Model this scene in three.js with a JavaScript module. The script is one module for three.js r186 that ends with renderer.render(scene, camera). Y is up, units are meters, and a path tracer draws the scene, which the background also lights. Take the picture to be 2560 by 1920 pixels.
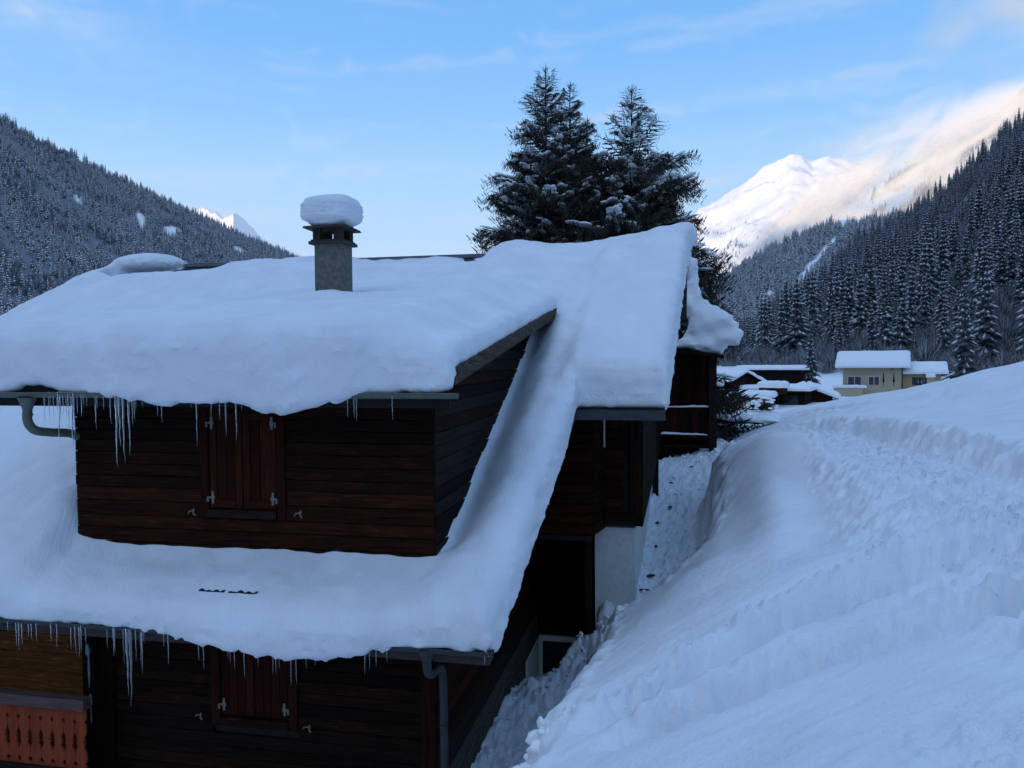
import * as THREE from 'three';
import { mergeGeometries, mergeVertices } from 'three/addons/utils/BufferGeometryUtils.js';
import { createNoise2D, createNoise3D } from 'simplex-noise';

// ---------------------------------------------------------------- camera, sky, sun, exposure
const EYE = 5;                                        // metres above the valley floor; x runs along the chalet's front, -z runs away from it
const scene = new THREE.Scene();
const camera = new THREE.PerspectiveCamera(51.07, 4 / 3, 0.1, 20000);
camera.position.set(0, EYE, 0);
camera.rotation.set(THREE.MathUtils.degToRad(-2.0), THREE.MathUtils.degToRad(11.9), THREE.MathUtils.degToRad(-0.45), 'YXZ');

const renderer = new THREE.WebGLRenderer({ antialias: true });
renderer.toneMapping = THREE.LinearToneMapping;
renderer.toneMappingExposure = 1.0;
renderer.shadowMap.enabled = true;

const rng = (seed) => { let a = seed >>> 0; return () => { a = (a + 0x6d2b79f5) | 0; let t = Math.imul(a ^ (a >>> 15), 1 | a); t = (t + Math.imul(t ^ (t >>> 7), 61 | t)) ^ t; return ((t ^ (t >>> 14)) >>> 0) / 4294967296; }; };
const n2 = createNoise2D(rng(11)), n3 = createNoise3D(rng(12));
const clamp = THREE.MathUtils.clamp, lerp = THREE.MathUtils.lerp;
const sstep = (a, b, x) => { const t = clamp((x - a) / (b - a), 0, 1); return t * t * (3 - 2 * t); };
const fbm2 = (x, y, o = 4) => { let s = 0, a = 0.5; for (let i = 0; i < o; i++) { s += a * n2(x, y); x *= 2.03; y *= 2.03; a *= 0.5; } return s; };
const fbm3 = (x, y, z, o = 3) => { let s = 0, a = 0.5; for (let i = 0; i < o; i++) { s += a * n3(x, y, z); x *= 2.03; y *= 2.03; z *= 2.03; a *= 0.5; } return s; };
// piecewise linear table [x0, y0, x1, y1, ...]
const table = (t) => (x) => { if (x <= t[0]) return t[1]; for (let i = 2; i < t.length; i += 2) if (x <= t[i]) return lerp(t[i - 1], t[i + 1], (x - t[i - 2]) / (t[i] - t[i - 2])); return t[t.length - 1]; };

const YAW = THREE.MathUtils.degToRad(11.9), FX = -Math.sin(YAW), FZ = -Math.cos(YAW);   // where the valley opens, as a heading on the ground
const heading = (x, z) => { const f = x * FX + z * FZ, r = x * Math.cos(YAW) - z * Math.sin(YAW); return Math.atan2(r, f) * 180 / Math.PI; };  // degrees to the right of the valley's axis
const fromPolar = (deg, d) => { const a = deg * Math.PI / 180, f = Math.cos(a) * d, r = Math.sin(a) * d; return [f * FX + r * Math.cos(YAW), f * FZ - r * Math.sin(YAW)]; };

const srgb = (r, g, b) => new THREE.Color().setRGB(r / 255, g / 255, b / 255, THREE.SRGBColorSpace);
{
  const W = 2048, H = 1024, data = new Float32Array(W * H * 4);
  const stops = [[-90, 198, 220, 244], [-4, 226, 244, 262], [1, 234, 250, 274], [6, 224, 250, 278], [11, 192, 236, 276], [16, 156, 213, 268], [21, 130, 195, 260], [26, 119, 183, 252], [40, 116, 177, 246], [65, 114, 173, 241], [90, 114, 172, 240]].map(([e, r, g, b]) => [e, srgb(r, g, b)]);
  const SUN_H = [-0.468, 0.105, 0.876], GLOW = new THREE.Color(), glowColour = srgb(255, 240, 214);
  const c = new THREE.Color(), white = srgb(233, 240, 250), warm = srgb(232, 230, 226);
  for (let row = 0; row < H; row++) {
    const el = ((row + 0.5) / H - 0.5) * 180;
    let k = 1; while (k < stops.length - 1 && stops[k][0] < el) k++;
    const base = stops[k - 1][1].clone().lerp(stops[k][1], clamp((el - stops[k - 1][0]) / (stops[k][0] - stops[k - 1][0]), 0, 1));
    for (let col = 0; col < W; col++) {
      const az = ((col + 0.5) / W - 0.5) * 2 * Math.PI, u = el * Math.PI / 180, dx = Math.cos(az) * Math.cos(u), dy = Math.sin(u), dz = Math.sin(az) * Math.cos(u), h = heading(dx, dz);
      c.copy(base);
      if (el > 0) {
        // thin cirrus drawn out sideways, thicker low down, and a woolly bank over the ridges on the right
        const k2 = 1 / (dy + 0.12), px = dx * k2, pz = dz * k2;
        const warp = fbm2(px * 1.3 + 5, pz * 1.3, 3);
        let ci = fbm2(h * 0.035 + warp * 0.9 + 3, el * 0.42 + h * 0.012 + warp * 1.3, 5);
        ci = sstep(0.06, 0.62, ci) * (0.30 + 0.35 * fbm2(h * 0.05 - 7, el * 0.1 + 2, 2)) * sstep(34, 14, el);
        const lens = (h0, e0, wh, we, tilt, s) => s * Math.exp(-(((h - h0) / wh) ** 2)) * Math.exp(-(((el - e0 - (h - h0) * tilt) / we) ** 2)) * (0.55 + 0.9 * fbm2(h * 0.22 + h0, el * 0.9, 4) + 0.25);
        ci += lens(-19, 9.4, 2.6, 0.5, 0.03, 0.8) + lens(-21, 7.0, 5, 0.5, 0.05, 0.65) + lens(-17, 6.0, 6, 0.7, 0.02, 0.4) + lens(-16, 4.6, 7, 0.6, 0.0, 0.4) + lens(-30, 20, 5, 1.2, -0.1, 0.35) + lens(13.5, 11.6, 1.9, 0.35, 0.16, 0.75) + lens(23, 13.6, 4.2, 0.7, 0.16, 0.5) + lens(24, 12.0, 2.5, 0.4, -0.12, 0.5) + lens(17, 17, 6, 0.5, 0.05, 0.25);
        ci *= 0.75;
        ci += sstep(22, 40, el) * sstep(-0.35, 0.5, fbm2(px * 0.9 + warp * 0.5, pz * 0.9 + 8, 5)) * 0.5;   // cirrus veil added overhead, out of view, to brighten and whiten the skylight
        c.lerp(white, clamp(ci, 0, 0.85));
        const glow = Math.acos(clamp(dx * SUN_H[0] + dy * SUN_H[1] + dz * SUN_H[2], -1, 1)) * 180 / Math.PI; GLOW.copy(glowColour).multiplyScalar(1.5 * Math.exp(-glow / 18) + 0.14 * Math.exp(-glow / 45)); c.add(GLOW);  // glow added round the unseen sun to lift the fill light on the snow
        const bank = sstep(25, 36, h + 5 * fbm2(h * 0.12, el * 0.16 + 4, 4) - 0.9 * Math.abs(el - 20)) * sstep(30, 22, el) * (h < 120 ? 1 : sstep(150, 120, h));
        const puffs = 0.75 + 0.5 * fbm2(h * 0.2, el * 0.25, 5);
        c.lerp(warm, clamp(bank * puffs, 0, 0.9) * 0.85);
      }
      const o = (row * W + col) * 4; data[o] = c.r; data[o + 1] = c.g; data[o + 2] = c.b; data[o + 3] = 1;
    }
  }
  const sky = new THREE.DataTexture(data, W, H, THREE.RGBAFormat, THREE.FloatType);
  sky.mapping = THREE.EquirectangularReflectionMapping; sky.magFilter = THREE.LinearFilter; sky.needsUpdate = true;
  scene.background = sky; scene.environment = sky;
}
// low winter sun behind the ridge to the left and at the photographer's back: the valley lies in that ridge's shade, the summits stand in the light
const sun = new THREE.DirectionalLight(srgb(255, 220, 172), 4.2);
const SUN = [-0.468, 0.105, 0.876];
sun.position.set(SUN[0] * 4000, SUN[1] * 4000, SUN[2] * 4000);
sun.castShadow = true; sun.shadow.mapSize.set(2048, 2048);
Object.assign(sun.shadow.camera, { left: -6000, right: 6000, top: 3000, bottom: -3000, near: 10, far: 16000 });
scene.add(sun, sun.target);
scene.fog = new THREE.FogExp2(srgb(176, 208, 250), 0.00005);   // thin winter haze along the valley

// ---------------------------------------------------------------- naming and small helpers
const used = new Map();
const numbered = (name) => { const k = used.get(name) ?? 0; used.set(name, k + 1); return k ? name + '_' + String(k).padStart(3, '0') : name; };
function tag(o, label, category, group, kind) {
  if (label) o.userData.label = label;
  if (category) o.userData.category = category;
  if (group) o.userData.group = group;
  if (kind) o.userData.kind = kind;
  return o;
}
function thing(name, label, category, pos = [0, 0, 0], turn = 0, group) {
  const o = new THREE.Group(); o.name = numbered(name); o.position.set(...pos); o.rotation.y = turn; scene.add(o);
  return tag(o, label, category, group);
}
function put(name, geo, mat, parent = scene, pos, turn) {
  const m = new THREE.Mesh(geo, mat); m.name = parent === scene ? numbered(name) : name;
  if (pos) m.position.set(...pos);
  if (turn) m.rotation.y = turn;
  m.castShadow = m.receiveShadow = true; parent.add(m); return m;
}
const dup = (o, pos, turn, label) => { const c = o.clone(); c.name = numbered(o.name.replace(/_\d+$/, '')); c.position.set(...pos); c.rotation.y = turn; c.userData = { ...o.userData }; if (label) c.userData.label = label; scene.add(c); return c; };
const merge = (list) => mergeGeometries(list.map((g) => { const k = g.index ? g.toNonIndexed() : g; for (const a of Object.keys(k.attributes)) if (!['position', 'normal', 'uv', 'color'].includes(a)) k.deleteAttribute(a); if (!k.attributes.uv) k.setAttribute('uv', new THREE.BufferAttribute(new Float32Array(k.attributes.position.count * 2), 2)); return k; }));
// a box between two corners, uv in metres
function box(x0, y0, z0, x1, y1, z1) {
  const g = new THREE.BoxGeometry(x1 - x0, y1 - y0, z1 - z0); g.translate((x0 + x1) / 2, (y0 + y1) / 2, (z0 + z1) / 2); metreUV(g); return g;
}
function metreUV(g) {
  const p = g.attributes.position, n = g.attributes.normal, uv = new Float32Array(p.count * 2);
  for (let i = 0; i < p.count; i++) {
    const ax = Math.abs(n.getX(i)), ay = Math.abs(n.getY(i)), az = Math.abs(n.getZ(i));
    if (ay >= ax && ay >= az) { uv[i * 2] = p.getX(i); uv[i * 2 + 1] = p.getZ(i); } else if (ax > az) { uv[i * 2] = p.getZ(i); uv[i * 2 + 1] = p.getY(i); } else { uv[i * 2] = p.getX(i); uv[i * 2 + 1] = p.getY(i); }
  }
  g.setAttribute('uv', new THREE.BufferAttribute(uv, 2)); return g;
}
// a plank that lies along +x from 0 to L, stands from 0 to h in y, faces +z, its long front edges chamfered
function plank(L, h, t, c = 0.008, u0 = 0, v0 = 0, across = false) {
  const prof = [[0, 0], [0, t - c], [c, t], [h - c, t], [h, t - c], [h, 0]], pos = [], uv = [];
  const v = (x, i) => { pos.push(x, prof[i][0], prof[i][1]); const a = u0 + x, b = v0 + prof[i][0] + prof[i][1]; across ? uv.push(b, a) : uv.push(a, b); };
  for (let i = 0; i < 5; i++) { v(0, i); v(L, i); v(L, i + 1); v(0, i); v(L, i + 1); v(0, i + 1); }
  for (const [x, flip] of [[0, 1], [L, 0]]) for (let i = 1; i < 5; i++) flip ? (v(x, 0), v(x, i), v(x, i + 1)) : (v(x, 0), v(x, i + 1), v(x, i));
  const g = new THREE.BufferGeometry(); g.setAttribute('position', new THREE.Float32BufferAttribute(pos, 3)); g.setAttribute('uv', new THREE.Float32BufferAttribute(uv, 2)); g.computeVertexNormals(); return g;
}
// the same standing up: along +y
const board = (H, w, t, c = 0.006, u0 = 0, v0 = 0) => { const g = plank(H, w, t, c, u0, v0); g.rotateZ(Math.PI / 2); g.translate(w, 0, 0); return g; };
function tube(points, r, seg = 24, sides = 10) {
  return new THREE.TubeGeometry(new THREE.CatmullRomCurve3(points.map((p) => new THREE.Vector3(...p))), seg, r, sides, false);
}
function extrude(pts, depth, bevel = 0) {
  const s = new THREE.Shape(pts.map((p) => new THREE.Vector2(...p)));
  return new THREE.ExtrudeGeometry(s, { depth, bevelEnabled: bevel > 0, bevelSize: bevel, bevelThickness: bevel, bevelSegments: 2 });
}
// naive surface nets of a signed distance, blocks far from the surface skipped
function surfaceNets(lo, hi, h, sdf, slack = 1.5) {
  const nx = Math.ceil((hi[0] - lo[0]) / h) + 1, ny = Math.ceil((hi[1] - lo[1]) / h) + 1, nz = Math.ceil((hi[2] - lo[2]) / h) + 1, V = new Float32Array(nx * ny * nz).fill(9), B = 8;
  const id = (i, j, k) => (k * ny + j) * nx + i;
  for (let bk = 0; bk < nz; bk += B) for (let bj = 0; bj < ny; bj += B) for (let bi = 0; bi < nx; bi += B) {
    const c = sdf(lo[0] + (bi + B / 2) * h, lo[1] + (bj + B / 2) * h, lo[2] + (bk + B / 2) * h), near = Math.abs(c) < B * h * 0.87 * slack + 0.15;
    for (let k = bk; k < Math.min(bk + B, nz); k++) for (let j = bj; j < Math.min(bj + B, ny); j++) for (let i = bi; i < Math.min(bi + B, nx); i++)
      V[id(i, j, k)] = near ? sdf(lo[0] + i * h, lo[1] + j * h, lo[2] + k * h) : c;
  }
  const at = new Int32Array(nx * ny * nz).fill(-1), pos = [], idx = [];
  for (let k = 0; k < nz - 1; k++) for (let j = 0; j < ny - 1; j++) for (let i = 0; i < nx - 1; i++) {
    let m = 0; const v = [];
    for (let c = 0; c < 8; c++) { const a = V[id(i + (c & 1), j + ((c >> 1) & 1), k + (c >> 2))]; v.push(a); if (a < 0) m |= 1 << c; }
    if (m === 0 || m === 255) continue;
    let x = 0, y = 0, z = 0, n = 0;
    for (let a = 0; a < 8; a++) for (let bit = 1; bit < 8; bit <<= 1) {
      const b = a | bit; if (a === b || (v[a] < 0) === (v[b] < 0)) continue;
      const t = v[a] / (v[a] - v[b]);
      x += (a & 1) + (bit === 1 ? t : 0); y += ((a >> 1) & 1) + (bit === 2 ? t : 0); z += (a >> 2) + (bit === 4 ? t : 0); n++;
    }
    at[id(i, j, k)] = pos.length / 3; pos.push(lo[0] + (i + x / n) * h, lo[1] + (j + y / n) * h, lo[2] + (k + z / n) * h);
  }
  const quad = (a, b, c, d, flip) => { if (a < 0 || b < 0 || c < 0 || d < 0) return; flip ? idx.push(a, c, b, a, d, c) : idx.push(a, b, c, a, c, d); };
  for (let k = 1; k < nz - 1; k++) for (let j = 1; j < ny - 1; j++) for (let i = 1; i < nx - 1; i++) {
    const s = V[id(i, j, k)] < 0;
    if (s !== V[id(i + 1, j, k)] < 0) quad(at[id(i, j - 1, k - 1)], at[id(i, j, k - 1)], at[id(i, j, k)], at[id(i, j - 1, k)], !s);
    if (s !== V[id(i, j + 1, k)] < 0) quad(at[id(i - 1, j, k - 1)], at[id(i - 1, j, k)], at[id(i, j, k)], at[id(i, j, k - 1)], !s);
    if (s !== V[id(i, j, k + 1)] < 0) quad(at[id(i - 1, j - 1, k)], at[id(i, j - 1, k)], at[id(i, j, k)], at[id(i - 1, j, k)], !s);
  }
  const g = new THREE.BufferGeometry(); g.setAttribute('position', new THREE.Float32BufferAttribute(pos, 3)); g.setIndex(idx); g.computeVertexNormals();
  const uv = new Float32Array(pos.length / 3 * 2); for (let i = 0; i < uv.length / 2; i++) { uv[i * 2] = pos[i * 3] + pos[i * 3 + 1] * 0.31; uv[i * 2 + 1] = pos[i * 3 + 2] + pos[i * 3 + 1] * 0.83; }
  g.setAttribute('uv', new THREE.BufferAttribute(uv, 2)); return g;
}
const smin = (a, b, k) => { const h = clamp(0.5 + 0.5 * (b - a) / k, 0, 1); return lerp(b, a, h) - k * h * (1 - h); };
const smax = (a, b, k) => -smin(-a, -b, k);

// ---------------------------------------------------------------- materials
function dataTex(n, m, f, colour) {
  const d = new Uint8Array(n * m * 4);
  for (let y = 0; y < m; y++) for (let x = 0; x < n; x++) { const c = f(x / n, y / m); const o = (y * n + x) * 4; for (let k = 0; k < 3; k++) d[o + k] = clamp(Math.round(255 * (Array.isArray(c) ? c[k] : c)), 0, 255); d[o + 3] = 255; }
  const t = new THREE.DataTexture(d, n, m); t.wrapS = t.wrapT = THREE.RepeatWrapping; t.magFilter = THREE.LinearFilter; if (colour) t.colorSpace = THREE.SRGBColorSpace; t.needsUpdate = true; return t;
}
// tiling noise: four-corner blend
const tile = (f) => (u, v) => { const a = f(u, v), b = f(u - 1, v), c = f(u, v - 1), d = f(u - 1, v - 1), s = sstep(0, 1, u), t = sstep(0, 1, v); return lerp(lerp(a, b, s), lerp(c, d, s), t); };
const grainTex = dataTex(512, 512, tile((u, v) => 0.5 + 0.35 * fbm2(u * 22, v * 22, 5) + 0.12 * n2(u * 160, v * 160)));
grainTex.repeat.set(1 / 1.7, 1 / 1.7);
const snowTint = dataTex(512, 512, (() => { const f = tile((u, v) => fbm2(u * 5 + 9, v * 5, 5)); return (u, v) => { const k = 0.96 + 0.05 * f(u, v); return [k * 0.985, k * 0.992, k]; }; })(), true);
snowTint.repeat.set(1 / 7, 1 / 7);
const SNOW = new THREE.Color(0.9, 0.91, 0.93);
const snowMat = new THREE.MeshStandardMaterial({ color: SNOW, map: snowTint, roughness: 0.75, bumpMap: grainTex, bumpScale: 0.012 });
const groundSnow = new THREE.MeshStandardMaterial({ color: SNOW, map: snowTint, roughness: 0.75, bumpMap: grainTex, bumpScale: 0.02 });
const plainSnow = new THREE.MeshStandardMaterial({ color: SNOW, roughness: 0.8 });
// wood: grain along u (2 m by 0.5 m per repeat)
function woodMaps(seed, dark, light, worn) {
  const f = tile((u, v) => { const w = fbm2(u * 3 + seed, v * 4, 3) * 0.06; const g = 0.5 + 0.5 * fbm2(u * 2.2 + seed * 3, (v + w) * 34, 4); const s = fbm2(u * 1.3 - seed, v * 5 + seed, 3); return clamp(g * 0.75 + 0.45 * s, 0, 1); });
  const cracks = tile((u, v) => sstep(0.62, 0.75, n2(u * 3 + seed * 7, (v + 0.02 * n2(u * 4, seed)) * 42)));
  const col = dataTex(512, 256, (u, v) => { const k = f(u, v), c = cracks(u, v), w = worn * sstep(0.1, 0.5, fbm2(u * 3 + seed * 5, v * 9, 3)) ; return [0, 1, 2].map((i) => lerp(lerp(dark[i], light[i], k), light[i] * 1.45, w) * (1 - 0.5 * c)); }, true);
  const bmp = dataTex(512, 256, (u, v) => f(u, v) * 0.7 + 0.3 * (1 - cracks(u, v)));
  col.repeat.set(0.5, 2); bmp.repeat.set(0.5, 2); return { map: col, bumpMap: bmp, bumpScale: 0.006 };
}
const sc = (r, g, b) => [r / 255, g / 255, b / 255];
const wood = (seed, d, l, worn = 0, rough = 0.8) => new THREE.MeshPhysicalMaterial({ ...woodMaps(seed, d, l, worn), roughness: rough, specularIntensity: 0.1 });
const M = {
  black: [wood(1, sc(18, 11, 8), sc(44, 26, 18), 0.3), wood(2, sc(22, 12, 8), sc(56, 31, 18), 0.4), wood(3, sc(15, 10, 9), sc(40, 26, 20), 0.2)],
  brown: [wood(4, sc(26, 14, 8), sc(84, 45, 24), 0.3), wood(5, sc(24, 12, 8), sc(68, 36, 20), 0.25)],
  red: [wood(6, sc(28, 13, 9), sc(66, 32, 20)), wood(7, sc(36, 16, 10), sc(82, 38, 22), 0.3)],
  shutter: [wood(8, sc(42, 18, 12), sc(64, 28, 18)), wood(9, sc(38, 16, 11), sc(58, 25, 17)), wood(10, sc(44, 20, 13), sc(74, 35, 21), 0.35)],
  grey: wood(11, sc(58, 52, 46), sc(104, 96, 86), 0.3), greyDark: wood(12, sc(26, 21, 19), sc(58, 49, 43), 0.2),
  plain: new THREE.MeshStandardMaterial({ color: new THREE.Color(0.008, 0.006, 0.006), roughness: 0.9 }),
  ply: wood(13, sc(96, 58, 28), sc(150, 96, 50), 0.3),
};
const blotch = (seed, a, b, n = 256) => { const f = tile((u, v) => 0.5 + 0.6 * fbm2(u * 6 + seed, v * 6, 5)); return dataTex(n, n, (u, v) => { const k = clamp(f(u, v), 0, 1); return [0, 1, 2].map((i) => lerp(a[i], b[i], k)); }, true); };
M.plaster = new THREE.MeshStandardMaterial({ map: blotch(21, sc(196, 196, 190), sc(224, 224, 218)), roughness: 0.9, bumpMap: grainTex, bumpScale: 0.006 });
M.concrete = new THREE.MeshStandardMaterial({ map: blotch(22, sc(70, 68, 64), sc(132, 128, 120)), roughness: 0.9, bumpMap: grainTex, bumpScale: 0.01 });
M.soot = new THREE.MeshStandardMaterial({ map: blotch(23, sc(34, 32, 31), sc(74, 70, 66)), roughness: 0.9 });
M.brickRed = new THREE.MeshStandardMaterial({ map: blotch(24, sc(44, 26, 22), sc(72, 44, 36)), roughness: 0.9 });
M.gutter = new THREE.MeshStandardMaterial({ map: blotch(25, sc(80, 84, 74), sc(102, 106, 94)), roughness: 0.55 });
M.gutterDark = new THREE.MeshStandardMaterial({ map: blotch(26, sc(38, 40, 45), sc(54, 57, 63)), roughness: 0.5 });
M.roofTile = new THREE.MeshStandardMaterial({ map: blotch(27, sc(44, 38, 36), sc(70, 60, 56)), roughness: 0.8 });
M.ridge = new THREE.MeshStandardMaterial({ map: blotch(28, sc(84, 88, 96), sc(104, 108, 118)), roughness: 0.5 });
M.hinge = new THREE.MeshStandardMaterial({ color: srgb(116, 114, 102), roughness: 0.6, metalness: 0.2 });
M.iron = new THREE.MeshStandardMaterial({ color: srgb(112, 110, 108), roughness: 0.6 });
M.rail = [wood(14, sc(130, 58, 36), sc(160, 76, 48)), wood(15, sc(122, 54, 34), sc(150, 71, 45))];
M.handrail = wood(16, sc(82, 64, 64), sc(112, 90, 88));
M.glassDark = new THREE.MeshPhysicalMaterial({ color: srgb(20, 22, 26), roughness: 0.08 });
M.white = new THREE.MeshStandardMaterial({ color: srgb(214, 214, 208), roughness: 0.7 });
M.rock = new THREE.MeshStandardMaterial({ map: blotch(29, sc(36, 32, 28), sc(74, 66, 58)), roughness: 0.95 });
M.ice = new THREE.MeshPhysicalMaterial({ color: new THREE.Color(0.9, 0.94, 0.98), roughness: 0.06, transmission: 0.88, thickness: 0.02, ior: 1.31 });

// ---------------------------------------------------------------- the shape of the land
// ridges as seen along each heading: [degrees, slope to the crest] , distance of the crest, distance of the foot
const VALLEY = -0.5;
const RIDGES = {
  left: { e: table([-180, 0.3, -160, 0.34, -130, 0.42, -100, 0.47, -75, 0.46, -51, 0.42, -40, 0.325, -32.5, 0.252, -29, 0.224, -25.6, 0.2, -22, 0.172, -18.5, 0.145, -15.5, 0.124, -14, 0.111, -11.5, 0.09, -9, 0.07, -5, 0.04, 0, 0.01, 4, 0]), d: table([-180, 2500, -130, 1700, -100, 1450, -51, 1400, -32, 1500, -25, 1700, -18, 2000, -14, 2300, 0, 3000]), f: table([-180, 700, -100, 500, -40, 560, -32, 640, -22, 760, -14, 1000, 0, 1800]), wood: 1, tall: 15 },
  near: { e: table([13, 0, 15, 0.002, 16.6, 0.018, 18.4, 0.045, 21, 0.08, 23, 0.112, 25.1, 0.138, 25.8, 0.145, 27.2, 0.158, 28.8, 0.178, 29.8, 0.2, 31.3, 0.222, 32.5, 0.238, 40, 0.32, 60, 0.42, 90, 0.45, 130, 0.4, 180, 0.3]), d: table([13, 650, 20, 850, 25, 1000, 33, 1000, 90, 1100, 180, 2500]), f: table([13, 330, 20, 210, 32, 165, 60, 150, 180, 600]), wood: 1, tall: 21 },
  middle: { e: table([0, 0, 5, 0.025, 9, 0.045, 12, 0.068, 14.5, 0.09, 15.3, 0.099, 17.3, 0.119, 18.6, 0.129, 21.8, 0.151, 23, 0.153, 25, 0.152, 32, 0.15, 50, 0.14]), d: table([0, 2300, 12, 2200, 20, 1950, 30, 1800]), f: table([0, 1500, 12, 1000, 20, 800, 30, 700]), wood: 1, tall: 20 },
};
const PEAKS = {
  summit: { e: table([-3, 0.01, 0, 0.04, 5, 0.07, 9, 0.11, 11.8, 0.148, 13, 0.17, 14.5, 0.187, 16, 0.203, 17.7, 0.22, 18.5, 0.226, 19.2, 0.2305, 19.8, 0.2285, 20.4, 0.221, 21.2, 0.222, 22.2, 0.22, 23.4, 0.21, 26, 0.19, 34, 0.15, 40, 0.1]), d: table([0, 5600, 19, 5000, 30, 5200]), f: table([0, 3200, 12, 2600, 25, 2700]), range: [-3, 40, 2300, 7000], rough: 90 },
  flank: { e: table([17, 0.06, 20, 0.14, 24, 0.185, 27, 0.211, 28.7, 0.226, 30, 0.234, 31.3, 0.255, 32.5, 0.272, 40, 0.36, 60, 0.4]), d: table([17, 3100, 33, 2700, 60, 2800]), f: table([17, 2200, 33, 1500]), range: [18, 62, 1500, 4200], rough: 30 },
  distant: { e: table([-30, 0.1, -24, 0.14, -21.6, 0.168, -20.7, 0.174, -20.1, 0.171, -19.6, 0.165, -18.9, 0.1695, -18.4, 0.167, -17.7, 0.152, -17, 0.14, -16.4, 0.13, -14, 0.095, -10, 0.05]), d: table([-26, 6600, -21, 5700, -18.9, 4900, -17, 5700, -14, 6800]), f: table([-30, 3700, -10, 3700]), range: [-27, -11, 3800, 7000], rough: 70 },
};
function ridge(def, deg, d, tree = 0) {
  const D = def.d(deg), F = def.f(deg), H = Math.max(0, def.e(deg) * D + EYE - VALLEY);
  if (d <= F || H <= 0) return 0;
  const t = (d - F) / (D - F);
  return d < D ? H * Math.pow(t, 1.12) : Math.max(0, H * (1 - 0.45 * (d - D) / (D - F)));
}
const hillAt = (x, z) => { const d = Math.hypot(x, z), a = heading(x, z); return Math.max(ridge(RIDGES.left, a, d), ridge(RIDGES.near, a, d), ridge(RIDGES.middle, a, d)); };
function landAt(x, z) {   // valley floor and wooded hills
  const h = hillAt(x, z), k = sstep(0, 60, h);
  return VALLEY + h + 7 * k * fbm2(x * 0.006, z * 0.006, 3) + 0.35 * fbm2(x * 0.03, z * 0.03, 2) * (1 - k);
}
function peakAt(def, x, z) {
  const d = Math.hypot(x, z), a = heading(x, z), h = ridge(def, a, d), k = sstep(0, 250, h) * sstep(-1500, -100, d - def.d(a)) * 0 + sstep(60, 500, h);
  let r = 0, amp = 1, fx = x * 0.0016, fz = z * 0.0016; for (let i = 0; i < 5; i++) { r += amp * (0.5 - Math.abs(n2(fx, fz))); amp *= 0.5; fx = fx * 2.07 + 3.1; fz *= 2.07; }
  return VALLEY - 4 + h + def.rough * k * r * (1 - 0.62 * Math.exp(-(((d - def.d(a)) / 260) ** 2)));
}
// near ground: a thin-plate surface through heights measured on the slope (x, distance into the scene, height)
const SPOTS = [
  [0.4, -0.5, 3.55], [3, -2, 4.1], [-2, -1, 2.9], [1.67, 4.37, 2.97], [2.1, 5.5, 2.92], [2.9, 7.7, 2.98], [0.9, 4.5, 2.72], [1.3, 9.6, 2.55], [-1.36, 6.75, 1.55], [-1.41, 8.3, 1.28], [-1.22, 9.83, 1.1], [-0.66, 12, 1.08], [-0.15, 14, 1.1], [0.3, 16, 1.45], [0.8, 19.5, 2.05],
  [1.3, 20, 2.5], [1.75, 19.5, 2.85], [2.9, 19.6, 3.08], [3.4, 15, 2.9], [1.3, 13.2, 2.3], [1.1, 15.2, 2.25], [0.29, 12.2, 1.85], [2.3, 11.7, 2.65], [1.0, 22.5, 2.2], [2.2, 23.5, 2.8],
  [5.2, 24, 3.15], [4.85, 20, 3.25], [4.7, 13, 3.42], [8.6, 24.5, 3.62], [10.6, 28, 4.66], [9.9, 33, 3.9], [7.5, 38, 3.05], [5.2, 40, 2.4], [3, 41, 1.6], [1.4, 30, 1.55], [2.2, 30.5, 1.95], [3.6, 30.3, 2.55],
  [5.5, 10, 3.38], [7, 12, 3.6], [6, 20, 3.42], [15, 30, 5.4], [15, 15, 4.9], [12, 8, 4.6], [12, 48, 2.2], [6, 50, 0.4], [0, 50, -0.4], [-5, 40, -0.4],
  [-3, 9.5, 0.2], [-3, 13, 0.2], [-6, 6, -1.2], [-10, 5, -1.4], [-3, 3, 1.0], [-12, 12, -1.5], [-6, 20, -1], [-3, 30, 0.3], [-0.9, 18, 0.5], [-0.9, 22, 0.7], [-0.6, 26, 1.2], [-10, -15, 0], [0, -15, 3.4], [12, -15, 6], [-18, 30, -0.5], [-20, 0, -1], [24, 20, 6.4], [24, 45, 3.5],
];
const plate = (r2) => (r2 < 1e-9 ? 0 : 0.5 * r2 * Math.log(r2));
const PLATE = (() => {
  const n = SPOTS.length, N = n + 3, A = [];
  for (let i = 0; i < N; i++) { A.push(new Float64Array(N + 1)); }
  for (let i = 0; i < n; i++) { for (let j = 0; j < n; j++) A[i][j] = plate((SPOTS[i][0] - SPOTS[j][0]) ** 2 + (SPOTS[i][1] - SPOTS[j][1]) ** 2) + (i === j ? 0.15 : 0); A[i][n] = A[n][i] = 1; A[i][n + 1] = A[n + 1][i] = SPOTS[i][0]; A[i][n + 2] = A[n + 2][i] = SPOTS[i][1]; A[i][N] = SPOTS[i][2]; }
  for (let c = 0; c < N; c++) {
    let p = c; for (let r = c + 1; r < N; r++) if (Math.abs(A[r][c]) > Math.abs(A[p][c])) p = r;
    [A[c], A[p]] = [A[p], A[c]];
    for (let r = 0; r < N; r++) if (r !== c) { const f = A[r][c] / A[c][c]; if (f) for (let k = c; k <= N; k++) A[r][k] -= f * A[c][k]; }
  }
  return A.map((row, i) => row[N] / row[i]);
})();
function plateAt(x, Z) { const n = SPOTS.length; let s = PLATE[n] + PLATE[n + 1] * x + PLATE[n + 2] * Z; for (let i = 0; i < n; i++) s += PLATE[i] * plate((x - SPOTS[i][0]) ** 2 + (Z - SPOTS[i][1]) ** 2); return s; }
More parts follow.
